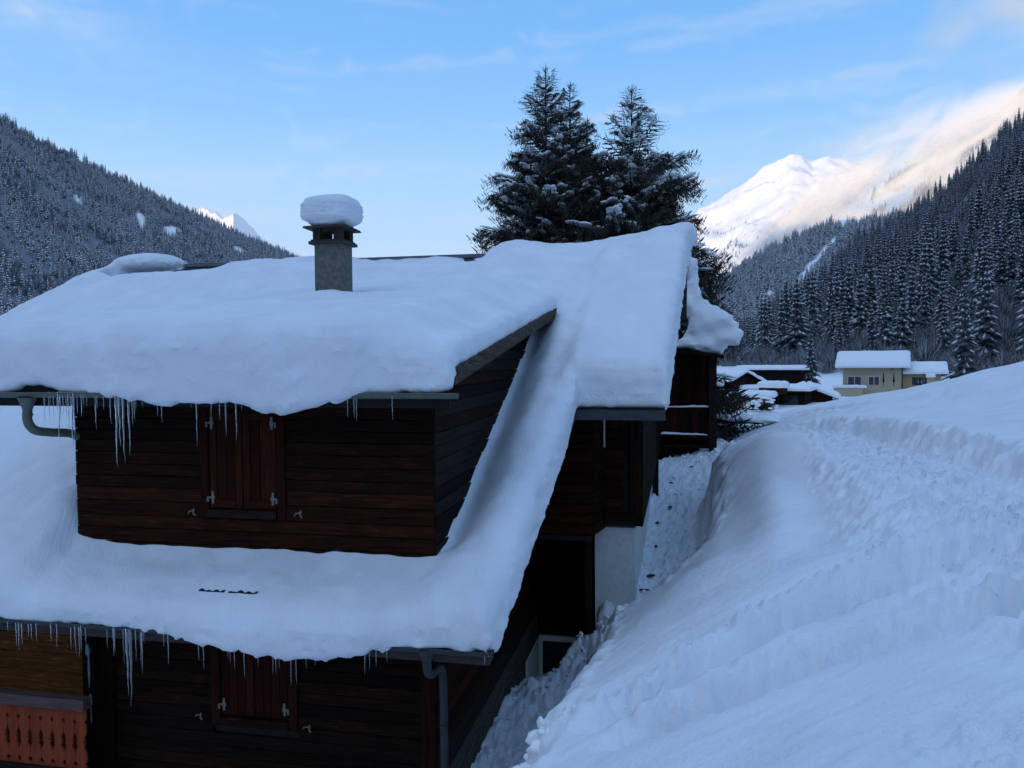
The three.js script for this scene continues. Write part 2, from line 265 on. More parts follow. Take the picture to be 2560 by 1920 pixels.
// dug paths: x, distance, floor height, half width, width of the side
const ALLEY = [[-3.4, 4, -1.5, 1.2, 0.9], [-2.7, 8.5, -1.15, 0.85, 0.75], [-2.55, 11, -0.95, 0.75, 0.75], [-2.45, 13.4, -0.92, 0.65, 0.7], [-2.45, 15, -1.25, 0.6, 0.7], [-2.45, 16.3, -1.7, 0.5, 0.6]];
const PATH = [[-2.0, 13.9, -0.75, 0.4, 0.6], [-1.1, 14.75, 0.05, 0.45, 0.5], [-0.35, 15.6, 0.25, 0.5, 0.5], [-0.25, 18, 0.3, 0.55, 0.6], [-0.2, 22, 0.55, 0.6, 0.6], [0, 25, 1.0, 0.8, 0.7], [0.6, 27.2, 1.5, 1.2, 0.7], [1.9, 28, 1.95, 0.9, 0.7], [3.2, 26.5, 2.52, 0.7, 0.6], [4.1, 23.5, 2.7, 0.65, 0.55], [4.25, 20, 2.78, 0.7, 0.6], [4.1, 15, 2.95, 0.75, 0.75], [3.9, 10.5, 3.0, 0.9, 0.8], [4.1, 7.5, 3.12, 1.0, 0.9], [5.6, 4.5, 3.3, 1, 0.9]];
function along(line, x, Z) {
  let best = 1e9, out = null;
  for (let i = 1; i < line.length; i++) {
    const a = line[i - 1], b = line[i], dx = b[0] - a[0], dz = b[1] - a[1], t = clamp(((x - a[0]) * dx + (Z - a[1]) * dz) / (dx * dx + dz * dz), 0, 1), d = Math.hypot(x - a[0] - t * dx, Z - a[1] - t * dz);
    if (d < best) { best = d; out = [d, lerp(a[2], b[2], t), lerp(a[3], b[3], t), lerp(a[4], b[4], t), i - 1 + t, (x - a[0]) * dz - (Z - a[1]) * dx > 0 ? 1 : -1]; }
  }
  return out;
}
const lumps = (x, Z) => 0.15 * (0.34 - Math.abs(n2(x * 1.7, Z * 1.7))) + 0.075 * (0.33 - Math.abs(n2(x * 4.1 + 5, Z * 4.1))) + 0.028 * n2(x * 9, Z * 9) + 0.01 * n2(x * 19, Z * 19);
// sledge and ski tracks across the slope
const LINES = [[[-1.32, 6.87], [-0.55, 7.07], [0.19, 7.78], [0.79, 8.18], [1.57, 8.71], [2.52, 9.23], [3.8, 10.05]], [[-0.97, 6.47], [-0.04, 7.18], [1.04, 7.84], [2.06, 8.36], [3.47, 9.17]], [[-0.8, 6.06], [0.16, 6.43], [1.14, 6.85], [2.08, 7.04], [2.73, 7.2], [3.4, 7.3]], [[12, 25.2], [9.72, 25.83], [8.18, 26.35], [7.3, 27.17], [6.26, 27.71], [5.29, 29.07], [4.4, 32]], [[0.35, 10.6], [0.81, 10.9], [1.33, 10.95], [2.11, 11.3], [2.7, 11.2]]];
function TRACKS(x, Z) {
  let y = 0; const g = n2(x * 1.6 + 20, Z * 1.6), q = n2(x * 5.2, Z * 5.2 + 9);
  if (Z < 36 && Z > 3) {
    let a = along(LINES[0], x, Z), fade = sstep(0.05, 0.8, a[4]); y += (0.19 * Math.exp(-(((a[0] + 0.06 * q) / 0.16) ** 2)) * (0.8 + 0.3 * g + 0.4 * q) - 0.05 * Math.exp(-(((a[5] * a[0] + 0.35) / 0.2) ** 2))) * fade;
    a = along(LINES[1], x, Z); fade = sstep(0.05, 0.8, a[4]); y += (-0.42 * Math.exp(-(((a[0] + 0.04 * q) / 0.21) ** 2)) + 0.06 * Math.exp(-(((a[5] * a[0] - 0.32) / 0.16) ** 2)) * (1 + 0.4 * g)) * fade;
    a = along(LINES[2], x, Z); fade = sstep(0.05, 0.8, a[4]); y += (-0.38 * Math.exp(-(((a[0] + 0.04 * q) / 0.19) ** 2)) + 0.07 * Math.exp(-(((a[5] * a[0] + 0.28) / 0.17) ** 2)) * (0.9 + 0.3 * g + 0.35 * q)) * fade;
    a = along(LINES[3], x, Z); y += -0.13 * Math.exp(-((a[0] / 0.22) ** 2)) + 0.07 * Math.exp(-(((a[0] - 0.38) / 0.16) ** 2)) * (0.8 + g);
    a = along(LINES[4], x, Z); y += -0.03 * Math.exp(-((a[0] / 0.1) ** 2)) * (0.5 + g);
    const u = x * 0.85 + Z * 0.53, v = Z * 0.85 - x * 0.53; y += (0.011 * n2(u * 0.7, v * 4.5) + 0.006 * n2(u * 1.7, v * 11)) * sstep(18, 9, Z);   // wind-drawn streaks
  }
  return y;
}
const STEPS = (() => { const r = rng(71), out = []; for (const line of [PATH.slice(1), [[4.3, 9], [3.3, 8.3], [2.9, 7.2], [2.4, 5.6], [2.0, 4.2]]]) { let run = 0, k = 0; for (let i = 1; i < line.length; i++) { const a = line[i - 1], b = line[i], L = Math.hypot(b[0] - a[0], b[1] - a[1]), ca = (b[0] - a[0]) / L, sa = (b[1] - a[1]) / L; for (; run < L; run += 0.34 + 0.14 * r()) { const o = (k++ % 2 ? 1 : -1) * (0.13 + 0.14 * r()), t = run / L; out.push([lerp(a[0], b[0], t) - sa * o, lerp(a[1], b[1], t) + ca * o, ca, sa]); } run -= L; } } return out; })();
function nearAt(x, Z) {
  let y = plateAt(x, Z) + 0.05 * fbm2(x * 0.55, Z * 0.55, 3);
  y += 0.10 * Math.exp(-(((x - 1.55 - (Z - 15) * 0.05) / 0.35) ** 2)) * sstep(10.5, 13, Z) * sstep(19, 16, Z) - 0.10 * Math.exp(-(((x - 1.0 - (Z - 15) * 0.06) / 0.4) ** 2)) * sstep(10.5, 13, Z) * sstep(19, 16, Z);   // the soft fold down the mound
  y += 0.22 * Math.exp(-(((x - 2.05) / 1.05) ** 2) - ((Z - 18.9) / 1.7) ** 2) - 0.16 * Math.exp(-(((x - 2.1 - (Z - 14) * 0.12) / 0.5) ** 2)) * sstep(9.5, 12, Z) * sstep(18.5, 15.5, Z);
  let rough = 0;
  for (const line of [ALLEY, PATH]) {
    const wob = 0.17 * n2(x * 0.9 + 3, Z * 0.9) + 0.1 * n2(x * 2.3 + 3, Z * 2.3) + 0.05 * n2(x * 5.7, Z * 5.7), [d, f, w, s] = along(line, x, Z), m = 1 - sstep(w, w + s, d + wob);
    y = lerp(y, f, m); rough = Math.max(rough, (line === ALLEY ? 0.55 : 1) * (1 - sstep(w, w + s * 0.55, d + wob)) + 0.3 * (1 - sstep(w + s, w + s * 1.5, d + wob)) * sstep(w, w + s * 0.55, d + wob) * (line === ALLEY ? 0.5 : 1.6));
    y += 0.07 * Math.exp(-(((d - w - s * 1.05) / 0.16) ** 2)) * (0.4 + 0.8 * n2(x * 2.7, Z * 2.7));          // spoil thrown up along the rim
  }
  const yard = 1 - sstep(0.6, 1.5, Math.hypot((x - 3.4) / 1.3, (Z - 8.2) / 2.4));                        // trampled snow beside the path
  rough = Math.max(rough, 0.8 * yard, 0.55 * (1 - sstep(0.5, 1.2, Math.hypot((x - 1.6) / 0.55, (Z - 4.2) / 1.1))));
  y += TRACKS(x, Z);
  if (rough > 0.05) for (const [fx, fz, ca, sa] of STEPS) { const dx = x - fx, dz = Z - fz; if (dx * dx + dz * dz < 0.16) { const u = (dx * ca + dz * sa) / 0.17, v = (dz * ca - dx * sa) / 0.1, q = u * u + v * v; y += rough * (-0.15 * Math.exp(-q * q) + 0.045 * Math.exp(-((Math.sqrt(q) - 1.35) ** 2) * 8)); } }
  return y + rough * lumps(x, Z);
}
function groundAt(x, z) {
  const d = Math.hypot(x, z), k = sstep(40, 56, d);
  return k >= 1 ? landAt(x, z) : k <= 0 ? nearAt(x, -z) : lerp(nearAt(x, -z), landAt(x, z), k);
}
// sheets spread round the place where the photographer stands, fine where it is near
function sheet(angles, radii, height, colour) {
  const n = angles.length, m = radii.length, pos = new Float32Array(n * m * 3), uv = new Float32Array(n * m * 2), col = colour && new Float32Array(n * m * 3), idx = [];
  for (let j = 0; j < m; j++) for (let i = 0; i < n; i++) {
    const [x, z] = fromPolar(angles[i], radii[j]), o = j * n + i; pos[o * 3] = x; pos[o * 3 + 1] = height(x, z, angles[i], radii[j]); pos[o * 3 + 2] = z; uv[o * 2] = x; uv[o * 2 + 1] = z;
    if (col) col.set(colour(x, pos[o * 3 + 1], z, angles[i], radii[j]), o * 3);
    if (i && j) idx.push(o - n - 1, o - n, o, o - n - 1, o, o - 1);
  }
  const g = new THREE.BufferGeometry(); g.setAttribute('position', new THREE.BufferAttribute(pos, 3)); g.setAttribute('uv', new THREE.BufferAttribute(uv, 2)); if (col) g.setAttribute('color', new THREE.BufferAttribute(col, 3));
  g.setIndex(idx); g.computeVertexNormals(); return g;
}
const steps = (a, b, s) => { const r = []; for (let v = a; v < b - s * 0.5; v += s) r.push(v); r.push(b); return r; };
const growth = (a, b, k) => { const r = [a]; while (r[r.length - 1] * k < b) r.push(r[r.length - 1] * k); r.push(b); return r; };
{
  const angles = [...steps(-180, -42, 4), ...steps(-40, 38, 0.125), ...steps(42, 180, 4)];
  const g = sheet(angles, [0.02, ...growth(0.9, 64, 1.0088)], (x, z) => groundAt(x, z));
  tag(put('snow_ground', g, groundSnow), 'deep blue-shaded snow slope with dug path, tracks and mound beside the chalet', 'snow ground', null, 'structure');
}
const clearing = (x, z) => { const d = Math.hypot(x, z), a = heading(x, z); let c = 0;
  for (const [a0, d0, wa, wd, t] of [[-24.6, 1450, 0.3, 75, 0], [-22.7, 1510, 0.6, 60, 90], [-18.6, 1740, 0.35, 45, 60], [21.3, 1610, 0.75, 50, 140], [20.1, 1440, 0.8, 55, 140], [22.6, 1900, 1.2, 90, 0], [17.6, 1370, 0.3, 50, 60], [-28.2, 1330, 0.15, 40, 0]]) c = Math.max(c, Math.exp(-(((a - a0) / wa) ** 2) - ((d - d0 - (a - a0) * t) / wd) ** 2));
  return c + 0.12 * n2(x * 0.02, z * 0.02); };
{
  const angles = [...steps(-180, -42, 3), ...steps(-39.5, 39.5, 0.3), ...steps(42, 180, 3)];
  const g = sheet(angles, growth(58, 4200, 1.018), (x, z, a, d) => (d < 60 ? landAt(x, z) - 0.4 : landAt(x, z)), (x, y, z) => {
    const h = hillAt(x, z), k = sstep(1, 12, h) * (1 - sstep(0.35, 0.6, clearing(x, z))); return [lerp(0.9, 0.16, k), lerp(0.91, 0.19, k), lerp(0.93, 0.22, k)];
  });
  tag(put('wooded_hills', g, new THREE.MeshStandardMaterial({ vertexColors: true, roughness: 0.9 })), 'snow-covered valley floor rising into dark wooded hills on either side', 'hills', null, 'structure');
}
const peakLabels = { summit: 'sunlit white mountain summit behind the cloud, above the pale forest', flank: 'steep sunlit mountain flank rising behind the dark wooded slope', distant: 'small distant pair of sunlit white peaks beyond the wooded ridge' };
for (const k of ['summit', 'flank', 'distant']) {
  const def = PEAKS[k], [a0, a1, d0, d1] = def.range, g = sheet(steps(a0, a1, 0.13), steps(d0, d1, k === 'flank' ? 18 : 24), (x, z) => peakAt(def, x, z));
  tag(put('mountain', g, plainSnow), peakLabels[k], 'mountain', null, 'structure');
}

{ // loose clods thrown out beside the dug path and the tracks
  const r = rng(61), T = [0, 1, 2].map((k) => { const g = mergeVertices(new THREE.IcosahedronGeometry(1, 1).deleteAttribute('uv').deleteAttribute('normal')), p = g.attributes.position; for (let i = 0; i < p.count; i++) { const s = 1 + 0.35 * n3(p.getX(i) * 1.3 + k * 9, p.getY(i) * 1.3, p.getZ(i) * 1.3); p.setXYZ(i, p.getX(i) * s, p.getY(i) * s * 0.8, p.getZ(i) * s); } g.computeVertexNormals(); return g; }), lists = [[], [], []], m = new THREE.Matrix4(), q = new THREE.Quaternion();
  const strew = (line, n, spread, big) => { for (let i = 0; i < n; i++) { const k = Math.floor(r() * (line.length - 1)), t = r(), a = line[k], b = line[k + 1], x = lerp(a[0], b[0], t) + (r() + r() - 1) * spread, Z = lerp(a[1], b[1], t) + (r() + r() - 1) * spread, s = big * (0.25 + 0.75 * r() * r()); if (x < -2.95 && Z > 9.3) continue; q.setFromEuler(new THREE.Euler(r() * 6, r() * 6, r() * 6)); m.compose(new THREE.Vector3(x, groundAt(x, -Z) + s * 0.12, -Z), q, new THREE.Vector3(s, s * 0.7, s)); lists[Math.floor(r() * 3)].push(m.clone()); } };
  strew(ALLEY, 260, 1.0, 0.06); strew(PATH.slice(0, 7), 420, 0.8, 0.08); strew(PATH.slice(6, 10), 260, 1.0, 0.1); strew(PATH.slice(9), 150, 1.1, 0.06); strew(LINES[0], 60, 0.14, 0.035); strew([[-1.3, 6.6], [-1.5, 7.4], [-1.35, 8.4]], 60, 0.25, 0.11);
  const g = new THREE.Group(); g.name = 'snow_clods'; tag(g, 'loose clods of snow strewn along the dug path and tracks', 'snow clods', null, 'stuff'); scene.add(g);
  lists.forEach((l, k) => { const im = new THREE.InstancedMesh(T[k], plainSnow, l.length); l.forEach((a, i) => im.setMatrixAt(i, a)); im.name = 'clods'; im.userData.kind = 'stuff'; g.add(im); });
}

// ---------------------------------------------------------------- the chalet
const mainY = (Z) => (Z <= 22 ? 2.1 + 0.455 * (Z - 9.5) : 7.7875 - 0.455 * (Z - 22));   // top of the big roof
const dormY = (Z) => 4.85 + 0.146 * (Z - 9);                                             // top of the dormer's flatter roof
const vergeA = (Z) => -2.08 + 0.06 * (Z - 8.8), vergeB = (Z) => -0.28 + 0.054 * (Z - 13.8);
// a six-sided block from its lower and upper corner rings (x, y, Z)
function block(lower, upper) {
  const c = [...lower, ...upper].map(([x, y, Z]) => [x, y, -Z]), pos = [];
  for (const f of [[3, 2, 1, 0], [4, 5, 6, 7], [0, 1, 5, 4], [1, 2, 6, 5], [2, 3, 7, 6], [3, 0, 4, 7]]) for (const i of [0, 1, 2, 0, 2, 3]) pos.push(...c[f[i]]);
  const g = new THREE.BufferGeometry(); g.setAttribute('position', new THREE.Float32BufferAttribute(pos, 3)); g.computeVertexNormals(); metreUV(g); return g;
}
const slab = (x00, x10, Z0, x01, x11, Z1, yAt, t) => { const ring = (o) => [[x00, yAt(Z0) + o, Z0], [x10, yAt(Z0) + o, Z0], [x11, yAt(Z1) + o, Z1], [x01, yAt(Z1) + o, Z1]]; return block(ring(-t), ring(0)); };
function halfGutter(x0, x1, y, Z, r) {
  const s = new THREE.Shape(); s.absarc(0, 0, r, Math.PI, 2 * Math.PI, false); s.absarc(0, 0, r * 0.86, 2 * Math.PI, Math.PI, true);
  const g = new THREE.ExtrudeGeometry(s, { depth: x1 - x0, bevelEnabled: false, curveSegments: 10 }); g.rotateY(Math.PI / 2); g.translate(x0, y, -Z);
  const bead = new THREE.CylinderGeometry(r * 0.14, r * 0.14, x1 - x0, 8); bead.rotateZ(Math.PI / 2); bead.translate((x0 + x1) / 2, y, -Z + r * 0.98);
  const cap = (x) => { const c = new THREE.CircleGeometry(r, 14, Math.PI, Math.PI); c.rotateY(Math.PI / 2); c.translate(x, y, -Z); return c; };
  return merge([g, bead, cap(x0 + 0.004), cap(x1 - 0.012)]);
}
// a snow slab on a pitched roof: rounded, thick, a little uneven
function snowSlab(w, d, t, seed) {
  const g = new THREE.BoxGeometry(w, t, d, 30, 4, 16), p = g.attributes.position;
  for (let i = 0; i < p.count; i++) {
    let x = p.getX(i), y = p.getY(i), z = p.getZ(i); const ex = w / 2 - Math.abs(x), ez = d / 2 - Math.abs(z), e = Math.min(ex, ez), r = t * 0.7;
    if (y > 0 && e < r) y -= (r - Math.sqrt(Math.max(0, r * r - (r - e) ** 2))) * 0.75 * (y / (t / 2));
    const k = 0.08 * fbm2(x * 0.7 + seed, z * 0.7 + y * 1.3, 3); p.setXYZ(i, x + 0.5 * k, y + (y > 0 ? k : 0.4 * k), z + 0.5 * k);
  }
  g.computeVertexNormals(); return g;
}
const R = rng(77), pick = (a) => a[Math.floor(R() * a.length)];
const chalet = thing('chalet', 'large dark timber chalet with dormer, closed shutters and snow-laden roof', 'chalet');
const roof = put('roof', merge([slab(-16.8, vergeA(8.6), 8.6, -16.8, vergeA(22), 22, mainY, 0.14), slab(vergeA(13.8) + 0.003, vergeB(13.8), 13.8, vergeA(22) + 0.003, vergeB(22), 22, mainY, 0.14), slab(-16.8, vergeB(22), 22.002, -16.8, vergeB(22), 25.5, mainY, 0.14)]), M.roofTile, chalet);
put('dormer_roof', slab(-9.2, -2.6, 8.97, -9.2, -2.6, 19.2, dormY, 0.17), M.greyDark, chalet);
put('ridge_cap', merge([box(-16.2, 7.76, -22.14, -5.3, 7.84, -21.86), box(-16.2, 7.84, -22.05, -5.3, 7.87, -21.95)]), M.ridge, roof);
put('bargeboard', block([[-2.6, dormY(8.95) - 0.17, 8.95], [-2.55, dormY(8.95) - 0.17, 8.95], [-2.55, dormY(19) - 0.17, 19], [-2.6, dormY(19) - 0.17, 19]], [[-2.6, dormY(8.95) - 0.075, 8.95], [-2.55, dormY(8.95) - 0.075, 8.95], [-2.55, dormY(19) - 0.075, 19], [-2.6, dormY(19) - 0.075, 19]]), M.grey, chalet);
put('bargeboard', block([[-2.6, dormY(9.0) - 0.072, 9.0], [-2.53, dormY(9.0) - 0.072, 9.0], [-2.53, dormY(19) - 0.072, 19], [-2.6, dormY(19) - 0.072, 19]], [[-2.6, dormY(9.0) + 0.03, 9.0], [-2.53, dormY(9.0) + 0.03, 9.0], [-2.53, dormY(19) + 0.03, 19], [-2.6, dormY(19) + 0.03, 19]]), M.grey, chalet);
put('fascia', box(-9.2, 4.40, -8.955, -2.62, dormY(8.96) - 0.02, -8.925), M.plain, chalet);
put('fascia', box(-2.0, mainY(13.8) - 0.16, -13.78, vergeB(13.8) + 0.02, mainY(13.8) - 0.0, -13.67), M.gutterDark, chalet);
put('gutter', halfGutter(-9.2, -2.5, 4.575, 8.85, 0.065), M.gutter, chalet);
put('gutter', halfGutter(-16.8, -2.04, 1.735, 8.54, 0.07), M.gutterDark, chalet);
function pipe(points, r, mat, rings) {
  const p = put('downpipe', tube(points, r, 60, 14), mat, chalet);
  for (const [x, y, z] of rings) { const t = new THREE.CylinderGeometry(r * 1.1, r * 1.1, 0.025, 14); put('joint', t, mat, p, [x, y, z]); }
  const h = new THREE.CylinderGeometry(0.125, r * 1.05, 0.16, 18); const [x, y, z] = points[0]; h.scale(1, 1, 0.8); put('hopper', h, mat, p, [x, y + 0.07, z]);
}
pipe([[-8.27, 4.36, -8.86], [-8.27, 4.2, -8.86], [-8.235, 4.09, -8.92], [-8.17, 4.04, -9.1], [-8.1, 3.99, -9.42], [-8.075, 3.9, -9.56], [-8.07, 3.75, -9.58], [-8.07, 2.5, -9.58]], 0.058, M.gutter, [[-8.27, 4.29, -8.86], [-8.07, 3.72, -9.58]]);
pipe([[-2.81, 1.57, -8.55], [-2.81, 1.44, -8.58], [-2.82, 1.34, -8.75], [-2.85, 1.27, -9.1], [-2.865, 1.16, -9.3], [-2.87, 1.0, -9.36], [-2.87, -1.2, -9.38]], 0.05, M.gutterDark, [[-2.87, 0.98, -9.36], [-2.87, 0.45, -9.375]]);

// walls of single planks
function rows(y0, y1, hs) { const r = []; let y = y0; while (y < y1 - 0.05) { const h = Math.min(hs(y), y1 - y); r.push([y, h]); y += h; } return r; }
const upperWall = put('front_wall', box(-8.1, 1.9, -9.66, -3.0, 4.7, -9.53), M.plain, chalet);
for (const [y, h] of rows(2.18, 4.7, (y) => (y < 2.2 ? 0.36 : y < 3.1 ? 0.165 + R() * 0.05 : 0.148 + R() * 0.015))) {
  const low = y < 3.35, mat = low && R() < 0.7 ? (R() < 0.4 ? M.brown[0] : R() < 0.6 ? M.brown[1] : pick(M.red)) : pick(M.black), spans = y + h > 2.92 && y < 4.42 ? [[-8.1, -6.2], [-4.98, -3.0]] : [[-8.1, -3.0]];
  for (const [a, b] of spans) put('plank', plank(b - a, h - 0.006, 0.04 + R() * 0.024, 0.007, R() * 5, R() * 3), mat, upperWall, [a, y + 0.003, -9.53]);
}
const lowerWall = put('front_wall', box(-7.55, -1.6, -9.66, -3.0, 1.62, -9.53), M.plain, chalet);
for (const [y, h] of rows(-1.4, 1.6, () => 0.15 + R() * 0.018)) {
  for (const [a, b] of y + h > 0.15 && y < 1.52 ? [[-7.55, -6.1], [-4.87, -3.2]] : [[-7.55, -3.2]]) put('plank', plank(b - a, h - 0.006, 0.045 + R() * 0.01, 0.008, R() * 5, R() * 3), pick(M.black), lowerWall, [a, y + 0.003, -9.53]);
}
put('corner_post', board(3.0, 0.2, 0.07, 0.01, 1, 0.3), M.red[0], lowerWall, [-3.2, -1.4, -9.53]);
// windows with closed shutters
function shutters(x0, x1, y0, y1, panelled, frameMat, sillMat) {
  const w = put('window_frame', merge([0, 1].map((k) => { const g = board(y1 - y0, 0.12, 0.085, 0.01, k * 3, 0.2); g.translate(k ? x1 - 0.12 : x0, y0, -9.53); return g; }).concat([(() => { const g = plank(x1 - x0 - 0.24, 0.11, 0.085, 0.01, 0.4, 1); g.translate(x0 + 0.12, y1 - 0.11, -9.53); return g; })()])), frameMat, chalet);
  put('sill', (() => { const g = plank(x1 - x0 - 0.24, 0.11, 0.12, 0.02, 0.7, 2); g.translate(x0 + 0.12, y0 + 0.01, -9.53); return g; })(), sillMat, w);
  const a = x0 + 0.135, b = x1 - 0.135, mid = (a + b) / 2, lo = y0 + 0.135, hi = y1 - 0.125, H = hi - lo;
  for (const [l, r, side] of [[a, mid - 0.006, -1], [mid + 0.006, b, 1]]) {
    const W = r - l, parts = [];
    if (panelled) {
      for (const x of [l, r - 0.095]) { const g = board(H, 0.095, 0.05, 0.008, R() * 4, R()); g.translate(x, lo, -9.52); parts.push(g); }
      for (const [y, h] of [[lo, 0.105], [hi - 0.1, 0.1]]) { const g = plank(W - 0.19, h, 0.05, 0.008, R() * 4, R()); g.translate(l + 0.095, y, -9.52); parts.push(g); }
    } else { const g = plank(W - 0.02, 0.09, 0.03, 0.006, R(), R()); g.translate(l + 0.01, lo + 0.05, -9.53); parts.push(g); }
    const s = put('shutter', merge(parts), pick(M.shutter), chalet);
    const n = panelled ? 2 : 4, p0 = panelled ? l + 0.095 : l, pw = panelled ? W - 0.19 : W, bl = panelled ? lo + 0.105 : lo, bh = panelled ? H - 0.205 : H;
    for (let i = 0; i < n; i++) put('board', board(bh, pw / n - 0.006, panelled ? 0.028 : 0.042, 0.007, R() * 5, R() * 2), pick(M.shutter), s, [p0 + (pw / n) * i + 0.003, bl, -9.52]);
    for (const y of [lo + 0.14, hi - 0.14]) {   // pin hinges: a plate on the shutter, a strap and a plate on the frame
      const cx = side < 0 ? l + 0.045 : r - 0.045, plate2 = extrude([[-0.014, -0.08], [0.014, -0.08], [0.016, -0.03], [0.03, -0.012], [0.03, 0.012], [0.016, 0.03], [0.014, 0.085], [-0.014, 0.085], [-0.016, 0.03], [-0.016, -0.03]], 0.008);
      if (side > 0) plate2.rotateY(0), plate2.scale(-1, 1, 1), plate2.index === null && plate2.computeVertexNormals();
      plate2.translate(cx, y, -9.462);
      const strap = box(Math.min(cx, cx + side * 0.07), y - 0.014, -9.462, Math.max(cx, cx + side * 0.07), y + 0.014, -9.452), lug = box(cx + side * 0.06 - 0.012, y - 0.055, -9.445, cx + side * 0.06 + 0.012, y + 0.012, -9.435);
      put('hinge', merge([plate2, strap, lug]), M.hinge, s);
    }
  }
  return w;
}
shutters(-6.2, -4.98, 2.9, 4.42, true, M.shutter[1], M.greyDark);
shutters(-6.1, -4.87, 0.15, 1.5, false, M.shutter[0], M.black[1]);
for (const [x, y] of [[-6.32, 2.98], [-4.8, 3.0], [-6.28, 0.26], [-4.73, 0.23]]) {
  const g = merge([tube([[x - 0.07, y - 0.035, -9.47], [x - 0.02, y + 0.01, -9.42], [x + 0.03, y + 0.02, -9.41], [x + 0.06, y + 0.05, -9.4]], 0.009, 12, 6), tube([[x + 0.06, y + 0.05, -9.4], [x + 0.05, y - 0.01, -9.4], [x + 0.075, y - 0.04, -9.4]], 0.011, 8, 6)]); put('shutter_catch', g, M.iron, chalet);
}
// dormer cheek: planks that run back between its roof and the big roof
const cheek = put('dormer_cheek', merge(rows(1.95, 6.2, () => 0.2).map(([y, h]) => { const a = Math.max(9.52, 9 + (y + h - 4.67) / 0.146), b = 9.5 + (y + h - 2.1) / 0.455; return b > a + 0.05 ? box(-3.12, y, -b, -3.03, y + h, -a) : null; }).filter(Boolean)), M.plain, chalet);
for (const [y, h] of rows(1.95, 6.1, () => 0.16 + R() * 0.03)) {
  const a = Math.max(9.5, 9 + (y - 4.66) / 0.146), b = 9.5 + (y + h - 2.1) / 0.455; if (b < a + 0.1) continue;
  const g = plank(b - a, h - 0.006, 0.04 + R() * 0.02, 0.008, R() * 5, R() * 3); put('plank', g, R() < (y < 3.4 ? 0.6 : 0.3) ? M.greyDark : pick(M.black), cheek, [-3.03, y + 0.003, -a], Math.PI / 2);
}
// the long side wall under the eaves
const sideWall = put('side_wall', block([[-3.12, -1.9, 9.52], [-3.03, -1.9, 9.52], [-3.03, -1.9, 16.5], [-3.12, -1.9, 16.5]], [[-3.12, mainY(9.52) - 0.15, 9.52], [-3.03, mainY(9.52) - 0.15, 9.52], [-3.03, mainY(16.5) - 0.15, 16.5], [-3.12, mainY(16.5) - 0.15, 16.5]]), M.plain, chalet);
for (const [y, h] of rows(-1.5, 5.0, () => 0.17 + R() * 0.03)) {
  const a = Math.max(9.5, 9.5 + (y + h * 0.5 + 0.14 - 2.1) / 0.455), b = y > 1.6 ? 14.6 : 16.48; if (b < a + 0.1) continue;
  put('plank', plank(b - a, h - 0.006, 0.04 + R() * 0.015, 0.008, R() * 5, R() * 3), y < -0.45 ? M.grey : y < -0.1 ? M.greyDark : R() < 0.3 ? pick(M.red) : pick(M.black), sideWall, [-3.03, y + 0.003, -a], Math.PI / 2);
}
put('foundation', box(-3.05, -2.3, -16.48, -2.94, -0.98, -15.2), M.plaster, chalet);
// the set-back wing under the right-hand eaves
const wing = put('wing_wall', merge([box(-3.0, 1.7, -14.75, -1.62, 4.6, -14.62), box(-3.0, 1.6, -16.5, -1.64, 1.69, -14.58), box(-1.46, 1.9, -15.45, -0.8, 4.9, -15.33), block([[-0.9, 1.72, 15.45], [-0.77, 1.72, 15.45], [-0.77, 1.72, 24], [-0.9, 1.72, 24]], [[-0.9, 4.6, 15.45], [-0.77, 4.6, 15.45], [-0.77, 7.0, 21.5], [-0.9, 7.0, 21.5]])]), M.plain, chalet);
for (const [y, h] of rows(1.7, 4.4, () => 0.18 + R() * 0.02)) {
  put('log', plank(1.415, h - 0.004, 0.09, 0.035, R() * 5, R() * 3), pick(M.red), wing, [-3.0, y + 0.002, -14.63]);
  put('log', plank(0.715, h - 0.004, 0.06, 0.012, R() * 5, R() * 3), R() < 0.5 ? M.red[0] : pick(M.black), wing, [-1.62, y + 0.002, -14.6], 1.366);
  if (y > 1.85) put('log', plank(0.37, h - 0.004, 0.09, 0.035, R() * 5, R() * 3), pick(M.red), wing, [-1.45, y + 0.002, -15.34]);
}
for (const [y, h] of rows(1.74, 5.9, () => 0.19 + R() * 0.02)) { const a = Math.max(15.3, 9.5 + (y + h + 0.16 - 2.1) / 0.455); put('log', plank(24 - a, h - 0.006, 0.05, 0.015, R() * 5, R() * 3), pick(M.black), wing, [-0.76, y + 0.003, -a], Math.PI / 2); }
put('post', board(2.55, 0.2, 0.1, 0.015, 2, 0.6), M.brown[1], wing, [-0.95, 1.95, -15.3]);
put('post', box(-0.98, 1.9, -15.34, -0.95, 4.5, -15.28), M.black[0], wing);
put('beam', box(-1.47, 1.85, -15.42, -0.71, 1.985, -15.16), M.black[1], wing);
put('post', box(-0.84, 0.4, -24.2, -0.66, 4.6, -24.02), M.greyDark, wing);
put('window_strip', box(-0.02, 3.2, -0.03, 0.06, 4.05, 0.03), M.greyDark, wing, [-1.47, 0, -14.98], 1.366);
put('window_strip', box(0.0, 3.28, 0.031, 0.025, 4.02, 0.05), M.white, wing, [-1.45, 0, -15.02], 1.366);
put('plaster_wall', box(-1.63, -1.6, -24.6, -0.87, 1.7, -15.37), M.plaster, chalet);
const recess = put('recess_wall', box(-3.0, -0.9, -16.72, -1.63, 1.6, -16.62), M.plain, chalet);
for (let i = 0; i < 7; i++) put('board', board(2.5, 0.19, 0.035, 0.006, R() * 4, R() * 2), R() < 0.4 ? M.red[0] : pick(M.black), recess, [-2.98 + i * 0.194, -0.89, -16.62]);
put('post', box(-1.83, -1.6, -15.47, -1.68, 1.55, -15.33), M.greyDark, chalet);
